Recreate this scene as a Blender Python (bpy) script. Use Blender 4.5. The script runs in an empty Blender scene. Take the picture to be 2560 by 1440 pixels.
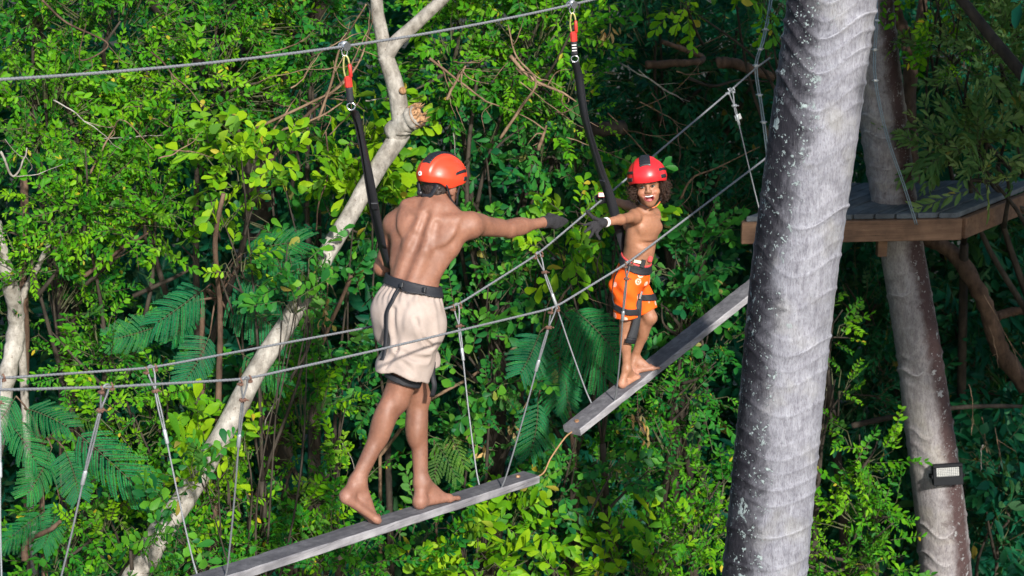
import bpy, math, random
import numpy as np
from math import sin, cos, pi, radians, sqrt
from mathutils import Vector, Matrix

# ------------------------------------------------------------------ camera, light
scene = bpy.context.scene
PITCH = radians(16.0)
CAM_H = 8.0
FPX = 5460.0                                     # focal length in pixels of a 2560 px wide picture
cam_data = bpy.data.cameras.new("camera")
cam_data.sensor_width = 36.0
cam_data.lens = 36.0 * FPX / 2560.0
cam_data.clip_start = 0.1
cam_data.clip_end = 2000.0
cam_data.dof.use_dof = True
cam_data.dof.focus_distance = 10.8
cam_data.dof.aperture_fstop = 4.5
cam = bpy.data.objects.new("camera", cam_data)
cam.location = (0, 0, CAM_H)
cam.rotation_euler = (pi / 2 - PITCH, 0, 0)
scene.collection.objects.link(cam)
scene.camera = cam

SUN_EL = radians(30.0)
SUN_AZ = radians(19.0)                           # to the right of straight behind the camera
SUN_DIR = Vector((sin(SUN_AZ) * cos(SUN_EL), -cos(SUN_AZ) * cos(SUN_EL), sin(SUN_EL)))   # towards the sun
world = bpy.data.worlds.new("World")
scene.world = world
world.use_nodes = True
wn = world.node_tree
wn.nodes.clear()
w_out = wn.nodes.new("ShaderNodeOutputWorld")
w_bg = wn.nodes.new("ShaderNodeBackground")
w_sky = wn.nodes.new("ShaderNodeTexSky")
w_sky.sky_type = 'NISHITA'
w_sky.sun_disc = False
w_sky.sun_elevation = SUN_EL
w_sky.sun_rotation = math.atan2(SUN_DIR.x, SUN_DIR.y)
w_bg.inputs["Strength"].default_value = 0.135
wn.links.new(w_sky.outputs[0], w_bg.inputs[0])
wn.links.new(w_bg.outputs[0], w_out.inputs[0])
sun_data = bpy.data.lights.new("sun", 'SUN')
sun_data.energy = 4.8
sun_data.angle = radians(2.5)
sun_data.color = (1.0, 0.95, 0.88)
sun = bpy.data.objects.new("sun", sun_data)
sun.location = SUN_DIR * 40
sun.rotation_euler = SUN_DIR.to_track_quat('Z', 'Y').to_euler()
scene.collection.objects.link(sun)
scene.view_settings.view_transform = 'Standard'
scene.view_settings.look = 'None'
scene.view_settings.exposure = 0.62
scene.view_settings.gamma = 1.0
scene.view_settings.use_curve_mapping = False
try:
    scene.cycles.max_bounces = 8
    scene.cycles.transparent_max_bounces = 8
    scene.cycles.use_denoising = True
except Exception:
    pass

COL = scene.collection
RNG = np.random.default_rng(7)
random.seed(7)


# ------------------------------------------------------------------ placing
def ray(px, py):
    u = (px - 1280) / FPX
    v = (720 - py) / FPX
    return np.array([u, cos(PITCH) + v * sin(PITCH), -sin(PITCH) + v * cos(PITCH)])


def at(px, py, Y):
    r = ray(px, py)
    return np.array([0, 0, CAM_H]) + r * (Y / r[1])


def on_z(px, py, z):
    r = ray(px, py)
    return np.array([0, 0, CAM_H]) + r * ((z - CAM_H) / r[2])


BR_A = radians(50.0)                             # the bridge runs to the right and away
BR_D = np.array([cos(BR_A), sin(BR_A), 0.0])
BR_N = np.array([sin(BR_A), -cos(BR_A), 0.0])    # across, towards the camera
BR_P = np.array([-0.388, 9.899, 4.067])


def on_bridge(px, py, off=0.0):
    r = ray(px, py)
    t = (BR_N @ BR_P + off) / (BR_N @ r)
    return np.array([0, 0, CAM_H]) + r * t


def nrm(v):
    v = np.asarray(v, float)
    return v / max(np.linalg.norm(v), 1e-12)


# ------------------------------------------------------------------ materials
def new_mat(name):
    m = bpy.data.materials.new(name)
    m.use_nodes = True
    nt = m.node_tree
    nt.nodes.clear()
    out = nt.nodes.new("ShaderNodeOutputMaterial")
    return m, nt, out


def N(nt, typ, **kw):
    n = nt.nodes.new(typ)
    for k, v in kw.items():
        if k in n.inputs:
            n.inputs[k].default_value = v
        else:
            setattr(n, k, v)
    return n


def ramp(nt, stops, fac=None, interp='LINEAR'):
    r = nt.nodes.new("ShaderNodeValToRGB")
    r.color_ramp.interpolation = interp
    els = r.color_ramp.elements
    while len(els) < len(stops):
        els.new(0.5)
    for e, (p, c) in zip(els, stops):
        e.position = p
        e.color = (c[0], c[1], c[2], 1) if not isinstance(c, (int, float)) else (c, c, c, 1)
    if fac is not None:
        nt.links.new(fac, r.inputs[0])
    return r


def mix(nt, a, b, fac, mode='MIX'):
    n = nt.nodes.new("ShaderNodeMix")
    n.data_type = 'RGBA'
    n.blend_type = mode
    n.clamp_factor = True
    for sock, v in ((n.inputs[0], fac), (n.inputs[6], a), (n.inputs[7], b)):
        if isinstance(v, (int, float)):
            sock.default_value = v
        elif isinstance(v, tuple):
            sock.default_value = (*v[:3], 1)
        else:
            nt.links.new(v, sock)
    return n.outputs[2]


def math_n(nt, op, a, b=0.0):
    n = nt.nodes.new("ShaderNodeMath")
    n.operation = op
    for s, v in ((n.inputs[0], a), (n.inputs[1], b)):
        if isinstance(v, (int, float)):
            s.default_value = v
        else:
            nt.links.new(v, s)
    return n.outputs[0]


def noise(nt, scale, detail=4.0, rough=0.55, vec=None, dist=0.0):
    n = N(nt, "ShaderNodeTexNoise", Scale=scale, Detail=detail, Roughness=rough, Distortion=dist)
    if vec is not None:
        nt.links.new(vec, n.inputs["Vector"])
    return n.outputs[0]


def obj_coords(nt, scale=None):
    tc = nt.nodes.new("ShaderNodeTexCoord")
    if scale is None:
        return tc.outputs["Object"]
    mp = nt.nodes.new("ShaderNodeMapping")
    mp.inputs["Scale"].default_value = scale
    nt.links.new(tc.outputs["Object"], mp.inputs[0])
    return mp.outputs[0]


def bump(nt, height, strength=0.4, dist=0.01):
    b = N(nt, "ShaderNodeBump", Strength=strength, Distance=dist)
    nt.links.new(height, b.inputs["Height"])
    return b.outputs[0]


def principled(nt, out, color, rough=0.6, normal=None, metal=0.0, spec=0.5, **kw):
    p = nt.nodes.new("ShaderNodeBsdfPrincipled")
    if isinstance(color, tuple):
        p.inputs["Base Color"].default_value = (*color[:3], 1)
    else:
        nt.links.new(color, p.inputs["Base Color"])
    if isinstance(rough, (int, float)):
        p.inputs["Roughness"].default_value = rough
    else:
        nt.links.new(rough, p.inputs["Roughness"])
    p.inputs["Metallic"].default_value = metal
    p.inputs["Specular IOR Level"].default_value = spec
    for k, v in kw.items():
        p.inputs[k.replace("_", " ")].default_value = v
    if normal is not None:
        nt.links.new(normal, p.inputs["Normal"])
    nt.links.new(p.outputs[0], out.inputs[0])
    return p


MATS = {}


def simple_mat(name, color, rough=0.6, metal=0.0, nscale=60.0, var=0.25, bumpy=0.15, spec=0.5):
    if name in MATS:
        return MATS[name]
    m, nt, out = new_mat(name)
    oc = obj_coords(nt)
    n = noise(nt, nscale, 5, 0.6, oc)
    lo = tuple(c * (1 - var) for c in color)
    hi = tuple(min(1, c * (1 + var)) for c in color)
    r = ramp(nt, [(0.3, lo), (0.7, hi)], n)
    principled(nt, out, r.outputs[0], rough, bump(nt, n, bumpy, 0.004), metal, spec)
    MATS[name] = m
    return m


def leaf_mat(name, dark, mid, light, old, per_object=False, gloss=0.48, trans=0.42):
    m, nt, out = new_mat(name)
    if per_object:
        oi = nt.nodes.new("ShaderNodeObjectInfo")
        fac = oi.outputs["Random"]
    else:
        a = nt.nodes.new("ShaderNodeAttribute")
        a.attribute_name = "tint"
        fac = a.outputs["Fac"]
    r = ramp(nt, [(0.0, dark), (0.42, mid), (0.86, light), (0.965, light), (0.985, old)], fac)
    geo = nt.nodes.new("ShaderNodeNewGeometry")
    nz = noise(nt, 9.0, 3, 0.6, geo.outputs["Position"])
    var = ramp(nt, [(0.3, (0.72, 0.8, 0.8)), (0.7, (1.12, 1.08, 1.0))], nz)
    c = mix(nt, r.outputs[0], var.outputs[0], 1.0, 'MULTIPLY')
    if not per_object:
        oi2 = nt.nodes.new("ShaderNodeObjectInfo")
        ov = ramp(nt, [(0.0, (0.72, 0.90, 1.2)), (0.6, (0.95, 1.0, 1.0)), (1.0, (1.15, 1.08, 0.85))], oi2.outputs["Random"])
        c = mix(nt, c, ov.outputs[0], 1.0, 'MULTIPLY')
    # underside a little paler
    under = mix(nt, c, (0.16, 0.24, 0.08), 0.25)
    cc = mix(nt, c, under, geo.outputs["Backfacing"])
    p = principled(nt, out, cc, gloss, None, 0.0, 0.14)
    tr = nt.nodes.new("ShaderNodeBsdfTranslucent")
    tc = mix(nt, cc, (1.25, 1.15, 0.35), 1.0, 'MULTIPLY')
    nt.links.new(tc, tr.inputs[0])
    ms = nt.nodes.new("ShaderNodeMixShader")
    ms.inputs[0].default_value = trans
    nt.links.new(p.outputs[0], ms.inputs[1])
    nt.links.new(tr.outputs[0], ms.inputs[2])
    nt.links.new(ms.outputs[0], out.inputs[0])
    MATS[name] = m
    return m


# ------------------------------------------------------------------ mesh helpers
def mesh_np(name, V, faces, smooth=True, attrs=None):
    """faces: list of (k, ndarray of shape (n,k)) blocks."""
    me = bpy.data.meshes.new(name)
    V = np.asarray(V, np.float32)
    if isinstance(faces, np.ndarray):
        faces = [faces]
    faces = [np.asarray(f, np.int32) for f in faces if len(f)]
    nl = sum(f.size for f in faces)
    nf = sum(len(f) for f in faces)
    me.vertices.add(len(V))
    me.vertices.foreach_set("co", V.ravel())
    me.loops.add(nl)
    me.polygons.add(nf)
    me.loops.foreach_set("vertex_index", np.concatenate([f.ravel() for f in faces]))
    tot = np.concatenate([np.full(len(f), f.shape[1], np.int32) for f in faces])
    start = np.concatenate([[0], np.cumsum(tot)[:-1]]).astype(np.int32)
    me.polygons.foreach_set("loop_start", start)
    me.polygons.foreach_set("loop_total", tot)
    me.update(calc_edges=True)
    me.polygons.foreach_set("use_smooth", np.full(nf, bool(smooth)))
    if attrs:
        for k, a in attrs.items():
            a = np.asarray(a, np.float32)
            if a.ndim == 1:
                at_ = me.attributes.new(k, 'FLOAT', 'POINT')
                at_.data.foreach_set("value", a)
            else:
                at_ = me.attributes.new(k, 'FLOAT_COLOR', 'POINT')
                if a.shape[1] == 3:
                    a = np.concatenate([a, np.ones((len(a), 1), np.float32)], 1)
                at_.data.foreach_set("color", a.ravel())
    return me


def link(name, me, material=None, parent=None, loc=None):
    o = bpy.data.objects.new(name, me)
    COL.objects.link(o)
    if material is not None and me is not None and len(me.materials) == 0:
        me.materials.append(material)
    if parent is not None:
        o.parent = parent
    if loc is not None:
        o.location = loc
    return o


def empty(name, label, cat, group=None, loc=(0, 0, 0)):
    o = bpy.data.objects.new(name, None)
    o.empty_display_size = 0.2
    COL.objects.link(o)
    return tag(o, label, cat, group)


def tag(o, label=None, cat=None, group=None, kind=None):
    if label:
        o["label"] = label
    if cat:
        o["category"] = cat
    if group:
        o["group"] = group
    if kind:
        o["kind"] = kind
    return o


class MB:
    """collects shapes into one mesh"""

    def __init__(s):
        s.V = []
        s.F = {}
        s.n = 0

    def add(s, V, F):
        V = np.asarray(V, float)
        for f in F:
            s.F.setdefault(len(f), []).append([i + s.n for i in f])
        s.V.append(V)
        s.n += len(V)

    def add_np(s, V, F):
        s.F.setdefault(F.shape[1], []).extend((F + s.n).tolist())
        s.V.append(np.asarray(V, float))
        s.n += len(V)

    def build(s, name, material, parent=None, smooth=True):
        V = np.concatenate(s.V)
        F = [np.array(f, np.int32) for f in s.F.values()]
        return link(name, mesh_np(name, V, F, smooth), material, parent)


def frame_along(path):
    P = np.asarray(path, float)
    T = np.gradient(P, axis=0)
    T /= np.linalg.norm(T, axis=1)[:, None] + 1e-12
    ref = np.array([0, 0, 1.0]) if abs(T[0, 2]) < 0.9 else np.array([1.0, 0, 0])
    U = np.zeros_like(P)
    u = ref - T[0] * (ref @ T[0])
    u /= np.linalg.norm(u)
    for i in range(len(P)):
        u = u - T[i] * (u @ T[i])
        u /= np.linalg.norm(u) + 1e-12
        U[i] = u
    W = np.cross(T, U)
    return P, T, U, W


def tube_np(path, rad, seg=8, cap=True):
    P, T, U, W = frame_along(path)
    n = len(P)
    r = np.broadcast_to(np.asarray(rad, float), (n,))
    a = np.arange(seg) * 2 * pi / seg
    V = (P[:, None, :] + r[:, None, None] * (np.cos(a)[None, :, None] * U[:, None, :] + np.sin(a)[None, :, None] * W[:, None, :])).reshape(-1, 3)
    i = np.arange(n - 1)[:, None] * seg
    j = np.arange(seg)[None, :]
    j2 = (j + 1) % seg
    F = np.stack([i + j, i + j2, i + seg + j2, i + seg + j], -1).reshape(-1, 4)
    return V, F


def add_tube(mb, path, rad, seg=8, cap=True):
    V, F = tube_np(path, rad, seg)
    n = mb.n
    mb.add_np(V, F)
    if cap:
        k = len(path)
        mb.F.setdefault(seg, []).append([n + s for s in range(seg)][::-1])
        mb.F.setdefault(seg, []).append([n + (k - 1) * seg + s for s in range(seg)])


def spline(pts, n=40):
    """Catmull-Rom through pts"""
    P = np.asarray(pts, float)
    if len(P) == 2:
        t = np.linspace(0, 1, n)[:, None]
        return P[0] * (1 - t) + P[1] * t
    Q = np.concatenate([[2 * P[0] - P[1]], P, [2 * P[-1] - P[-2]]])
    m = len(P) - 1
    out = []
    for g in np.linspace(0, m, n):
        i = min(int(g), m - 1)
        t = g - i
        a, b, c, d = Q[i], Q[i + 1], Q[i + 2], Q[i + 3]
        out.append(0.5 * ((2 * b) + (-a + c) * t + (2 * a - 5 * b + 4 * c - d) * t * t + (-a + 3 * b - 3 * c + d) * t ** 3))
    return np.array(out)


def add_box(mb, c, ax, half, bev=0.0):
    """box with centre c, axes ax (3x3 rows), half sizes; edges chamfered by bev"""
    c = np.asarray(c, float)
    ax = np.asarray(ax, float)
    h = np.asarray(half, float)
    if bev <= 0:
        V = [c + ax[0] * h[0] * i + ax[1] * h[1] * j + ax[2] * h[2] * k for i in (-1, 1) for j in (-1, 1) for k in (-1, 1)]
        F = [(0, 1, 3, 2), (4, 6, 7, 5), (0, 4, 5, 1), (2, 3, 7, 6), (0, 2, 6, 4), (1, 5, 7, 3)]
        mb.add(V, F)
        return
    V = []
    idx = {}
    for i in (-1, 1):
        for j in (-1, 1):
            for k in (-1, 1):
                s = (i, j, k)
                for a in range(3):
                    q = h.copy() - bev
                    q[a] = h[a]
                    idx[(s, a)] = len(V)
                    V.append(c + sum(ax[b] * q[b] * s[b] for b in range(3)))
    F = []
    for a in range(3):
        b, d = (a + 1) % 3, (a + 2) % 3
        for sg in (-1, 1):
            quad = []
            for sb, sd in ((-1, -1), (1, -1), (1, 1), (-1, 1)):
                s = [0, 0, 0]
                s[a], s[b], s[d] = sg, sb, sd
                quad.append(idx[(tuple(s), a)])
            F.append(quad if sg > 0 else quad[::-1])
    for a in range(3):
        b, d = (a + 1) % 3, (a + 2) % 3
        for sb in (-1, 1):
            for sd in (-1, 1):
                s1 = [0, 0, 0]
                s2 = [0, 0, 0]
                s1[a], s1[b], s1[d] = -1, sb, sd
                s2[a], s2[b], s2[d] = 1, sb, sd
                q = [idx[(tuple(s1), b)], idx[(tuple(s2), b)], idx[(tuple(s2), d)], idx[(tuple(s1), d)]]
                F.append(q if sb * sd > 0 else q[::-1])
    for i in (-1, 1):
        for j in (-1, 1):
            for k in (-1, 1):
                s = (i, j, k)
                t = [idx[(s, 0)], idx[(s, 1)], idx[(s, 2)]]
                F.append(t if i * j * k > 0 else t[::-1])
    mb.add(V, F)


def ribbon(mb, path, wdir, width, thick=0.003):
    """flat strap along path; wdir (n,3) width direction at each point"""
    P = np.asarray(path, float)
    T = np.gradient(P, axis=0)
    T /= np.linalg.norm(T, axis=1)[:, None]
    Wd = np.broadcast_to(np.asarray(wdir, float), P.shape).copy()
    Wd -= T * np.sum(Wd * T, 1)[:, None]
    Wd /= np.linalg.norm(Wd, axis=1)[:, None]
    Nn = np.cross(T, Wd)
    w = np.broadcast_to(np.asarray(width, float), (len(P),))[:, None] / 2
    V = np.stack([P + Wd * w + Nn * thick / 2, P - Wd * w + Nn * thick / 2, P - Wd * w - Nn * thick / 2, P + Wd * w - Nn * thick / 2], 1).reshape(-1, 3)
    n = len(P)
    i = np.arange(n - 1)[:, None] * 4
    j = np.arange(4)[None]
    F = np.stack([i + j, i + (j + 1) % 4, i + 4 + (j + 1) % 4, i + 4 + j], -1).reshape(-1, 4)
    F = np.concatenate([F, [[3, 2, 1, 0]], [[4 * n - 4, 4 * n - 3, 4 * n - 2, 4 * n - 1]]])
    mb.add_np(V, F)


# ------------------------------------------------------------------ solid shapes from distance fields (people, clothes, helmets)
class Field:
    def __init__(s, lo, hi, h):
        s.h = h
        s.lo = np.asarray(lo, float)
        s.n = (np.ceil((np.asarray(hi) - s.lo) / h).astype(int) + 1)
        s.F = np.full(s.n, 0.25, np.float32)

    def like(s):
        g = Field.__new__(Field)
        g.h, g.lo, g.n = s.h, s.lo, s.n
        g.F = np.full(s.n, 0.25, np.float32)
        return g

    def block(s, lo, hi):
        a = np.clip(np.floor((np.asarray(lo) - s.lo) / s.h).astype(int), 0, s.n)
        b = np.clip(np.ceil((np.asarray(hi) - s.lo) / s.h).astype(int) + 1, 0, s.n)
        sl = tuple(slice(a[i], b[i]) for i in range(3))
        ax = [(s.lo[i] + s.h * np.arange(a[i], b[i])).astype(np.float32) for i in range(3)]
        return sl, (ax[0][:, None, None], ax[1][None, :, None], ax[2][None, None, :])

    def coords(s):
        return s.block(s.lo, s.lo + s.h * (s.n - 1))[1]

    def put(s, prim, k=0.02, op='add'):
        fn, lo, hi = prim
        m = 0.06 + k
        sl, X = s.block(np.asarray(lo) - m, np.asarray(hi) + m)
        sub = s.F[sl]
        if sub.size == 0:
            return
        d = fn(*X)
        if op == 'sub':
            a, b = -d, sub
            h = np.clip(0.5 - 0.5 * (b - a) / k, 0, 1)
            s.F[sl] = b * (1 - h) + a * h + k * h * (1 - h)
        else:
            h = np.clip(0.5 + 0.5 * (sub - d) / k, 0, 1)
            s.F[sl] = sub * (1 - h) + d * h - k * h * (1 - h)

    def mesh(s, F=None):
        return surface_net(s.F if F is None else F, s.lo, s.h)


def capsule(a, b, r1, r2=None, flat=None, fac=1.0):
    a = np.asarray(a, float)
    b = np.asarray(b, float)
    r2 = r1 if r2 is None else r2
    ba = b - a
    L2 = max(float(ba @ ba), 1e-12)
    fl = None if flat is None else nrm(flat)

    def fn(X, Y, Z):
        x, y, z = X - a[0], Y - a[1], Z - a[2]
        h = np.clip((x * ba[0] + y * ba[1] + z * ba[2]) / L2, 0, 1)
        x = x - h * ba[0]
        y = y - h * ba[1]
        z = z - h * ba[2]
        q = x * x + y * y + z * z
        if fl is not None:
            dn = x * fl[0] + y * fl[1] + z * fl[2]
            q = q + dn * dn * (fac * fac - 1)
        return (np.sqrt(np.maximum(q, 0)) - (r1 + h * (r2 - r1))).astype(np.float32)
    R = max(r1, r2) / min(1.0, fac)
    return fn, np.minimum(a, b) - R, np.maximum(a, b) + R


def ellipsoid(c, ax, r):
    c = np.asarray(c, float)
    ax = np.asarray(ax, float)
    r = np.asarray(r, float)

    def fn(X, Y, Z):
        x, y, z = X - c[0], Y - c[1], Z - c[2]
        k0 = 0
        k1 = 0
        for i in range(3):
            q = x * ax[i, 0] + y * ax[i, 1] + z * ax[i, 2]
            k0 = k0 + (q / r[i]) ** 2
            k1 = k1 + (q / r[i] ** 2) ** 2
        k0 = np.sqrt(k0)
        return (k0 * (k0 - 1) / (np.sqrt(k1) + 1e-6)).astype(np.float32)
    R = r.max()
    return fn, c - R, c + R


def ball(c, r):
    return capsule(c, np.asarray(c) + [0, 0, 1e-4], r)


def surface_net(F, lo, h):
    s = F < 0
    mixed = np.zeros(tuple(np.array(F.shape) - 1), bool)
    a0 = s[:-1, :-1, :-1]
    for dx in (0, 1):
        for dy in (0, 1):
            for dz in (0, 1):
                if dx or dy or dz:
                    mixed |= a0 != s[dx:F.shape[0] - 1 + dx, dy:F.shape[1] - 1 + dy, dz:F.shape[2] - 1 + dz]
    I = np.argwhere(mixed)
    idx = np.full(mixed.shape, -1, np.int32)
    idx[mixed] = np.arange(len(I))
    acc = np.zeros((len(I), 3))
    cnt = np.zeros(len(I))
    corners = [(dx, dy, dz) for dx in (0, 1) for dy in (0, 1) for dz in (0, 1)]
    val = {c: F[I[:, 0] + c[0], I[:, 1] + c[1], I[:, 2] + c[2]].astype(float) for c in corners}
    for c in corners:
        for ax in range(3):
            if c[ax] == 0:
                d = list(c)
                d[ax] = 1
                d = tuple(d)
                va, vb = val[c], val[d]
                m = (va < 0) != (vb < 0)
                t = np.where(m, va / np.where(m, va - vb, 1), 0)
                p = np.array(c, float)[None] + np.eye(3)[ax][None] * t[:, None]
                acc[m] += p[m]
                cnt[m] += 1
    V = lo + h * (I + acc / cnt[:, None])
    faces = []
    for ax in range(3):
        o1, o2 = (ax + 1) % 3, (ax + 2) % 3
        sa = [slice(None)] * 3
        sb = [slice(None)] * 3
        sa[ax] = slice(0, -1)
        sb[ax] = slice(1, None)
        A, B = s[tuple(sa)], s[tuple(sb)]
        E = np.argwhere(A != B)
        lim = np.array(mixed.shape)
        ok = (E[:, o1] >= 1) & (E[:, o2] >= 1) & (E[:, o1] < lim[o1]) & (E[:, o2] < lim[o2])
        E = E[ok]
        if not len(E):
            continue
        inside = A[E[:, 0], E[:, 1], E[:, 2]]
        q = []
        for d1, d2 in ((-1, -1), (0, -1), (0, 0), (-1, 0)):
            G = E.copy()
            G[:, o1] += d1
            G[:, o2] += d2
            q.append(idx[G[:, 0], G[:, 1], G[:, 2]])
        Q = np.stack(q, 1)
        Q[~inside] = Q[~inside][:, ::-1]
        faces.append(Q)
    return V, np.concatenate(faces)


def relax(V, F, it=2, lam=0.5):
    V = V.copy()
    e = np.concatenate([F[:, [0, 1]], F[:, [1, 2]], F[:, [2, 3]], F[:, [3, 0]]])
    e = np.concatenate([e, e[:, ::-1]])
    deg = np.bincount(e[:, 0], minlength=len(V)).astype(float)
    for _ in range(it):
        S = np.stack([np.bincount(e[:, 0], V[e[:, 1], i], minlength=len(V)) for i in range(3)], 1)
        V += lam * (S / np.maximum(deg, 1)[:, None] - V)
    return V

DO_FOLIAGE = True
DO_PEOPLE = True

# ------------------------------------------------------------------ materials of the setting
def wood_mat(name, c1, c2, grain_dir, rough=0.8, scale=1.0, dark_top=None, relief=0.0015):
    m, nt, out = new_mat(name)
    tc = nt.nodes.new("ShaderNodeTexCoord")
    # stretch the grain along grain_dir (world direction in the xy plane)
    mp = nt.nodes.new("ShaderNodeMapping")
    mp.vector_type = 'TEXTURE'
    mp.inputs["Rotation"].default_value = (0, 0, math.atan2(grain_dir[1], grain_dir[0]))
    mp.inputs["Scale"].default_value = (1.0, 0.06, 0.06)
    nt.links.new(tc.outputs["Object"], mp.inputs[0])
    g = noise(nt, 2.2 * scale, 6, 0.65, mp.outputs[0], 0.4)
    blot = noise(nt, 7.0, 5, 0.6, tc.outputs["Object"])
    r = ramp(nt, [(0.28, c1), (0.72, c2)], g)
    b = ramp(nt, [(0.35, (0.62, 0.62, 0.64)), (0.65, (1.1, 1.1, 1.1))], blot)
    c = mix(nt, r.outputs[0], b.outputs[0], 1.0, 'MULTIPLY')
    mp2 = nt.nodes.new("ShaderNodeMapping")
    mp2.vector_type = 'TEXTURE'
    mp2.inputs["Rotation"].default_value = mp.inputs["Rotation"].default_value
    mp2.inputs["Scale"].default_value = (1.0, 0.022, 0.022)
    nt.links.new(tc.outputs["Object"], mp2.inputs[0])
    ck = noise(nt, 2.6, 4, 0.6, mp2.outputs[0], 0.2)
    cr = ramp(nt, [(0.30, (0.35, 0.34, 0.34)), (0.38, (1.0, 1.0, 1.0)), (0.66, (1.0, 1.0, 1.0)), (0.74, (1.25, 1.25, 1.27))], ck)
    c = mix(nt, c, cr.outputs[0], 1.0, 'MULTIPLY')
    if dark_top:  # blotchy darker colour mixed in on the top faces
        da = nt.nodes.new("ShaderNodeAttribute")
        da.attribute_name = "dark_mask"
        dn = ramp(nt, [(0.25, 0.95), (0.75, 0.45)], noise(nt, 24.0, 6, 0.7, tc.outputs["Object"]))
        c = mix(nt, c, dark_top, math_n(nt, 'MULTIPLY', da.outputs["Fac"], dn.outputs[0]))
    oi = nt.nodes.new("ShaderNodeObjectInfo")
    rr = ramp(nt, [(0.0, (0.8, 0.8, 0.8)), (1.0, (1.15, 1.15, 1.15))], oi.outputs["Random"])
    c = mix(nt, c, rr.outputs[0], 1.0, 'MULTIPLY')
    principled(nt, out, c, rough, bump(nt, g, 0.6, relief), 0.0, 0.3)
    return m


def bark_mat(name, c_dark, c_light, c_spot=None, stretch=(1, 1, 0.25), nscale=14.0, bstr=0.6):
    m, nt, out = new_mat(name)
    oc = obj_coords(nt, stretch)
    raw = obj_coords(nt)
    n1 = noise(nt, nscale, 6, 0.65, oc)
    n2 = noise(nt, nscale * 0.25, 4, 0.6, raw)
    r = ramp(nt, [(0.3, c_dark), (0.62, c_light)], n1)
    sh = ramp(nt, [(0.35, (0.6, 0.58, 0.55)), (0.65, (1.08, 1.08, 1.08))], n2)
    c = mix(nt, r.outputs[0], sh.outputs[0], 1.0, 'MULTIPLY')
    if c_spot:
        n3 = noise(nt, nscale * 2.1, 3, 0.5, raw)
        s = ramp(nt, [(0.64, 0.0), (0.72, 0.8)], n3)
        c = mix(nt, c, c_spot, s.outputs[0])
    principled(nt, out, c, 0.85, bump(nt, n1, bstr, 0.01), 0.0, 0.25)
    return m


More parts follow.
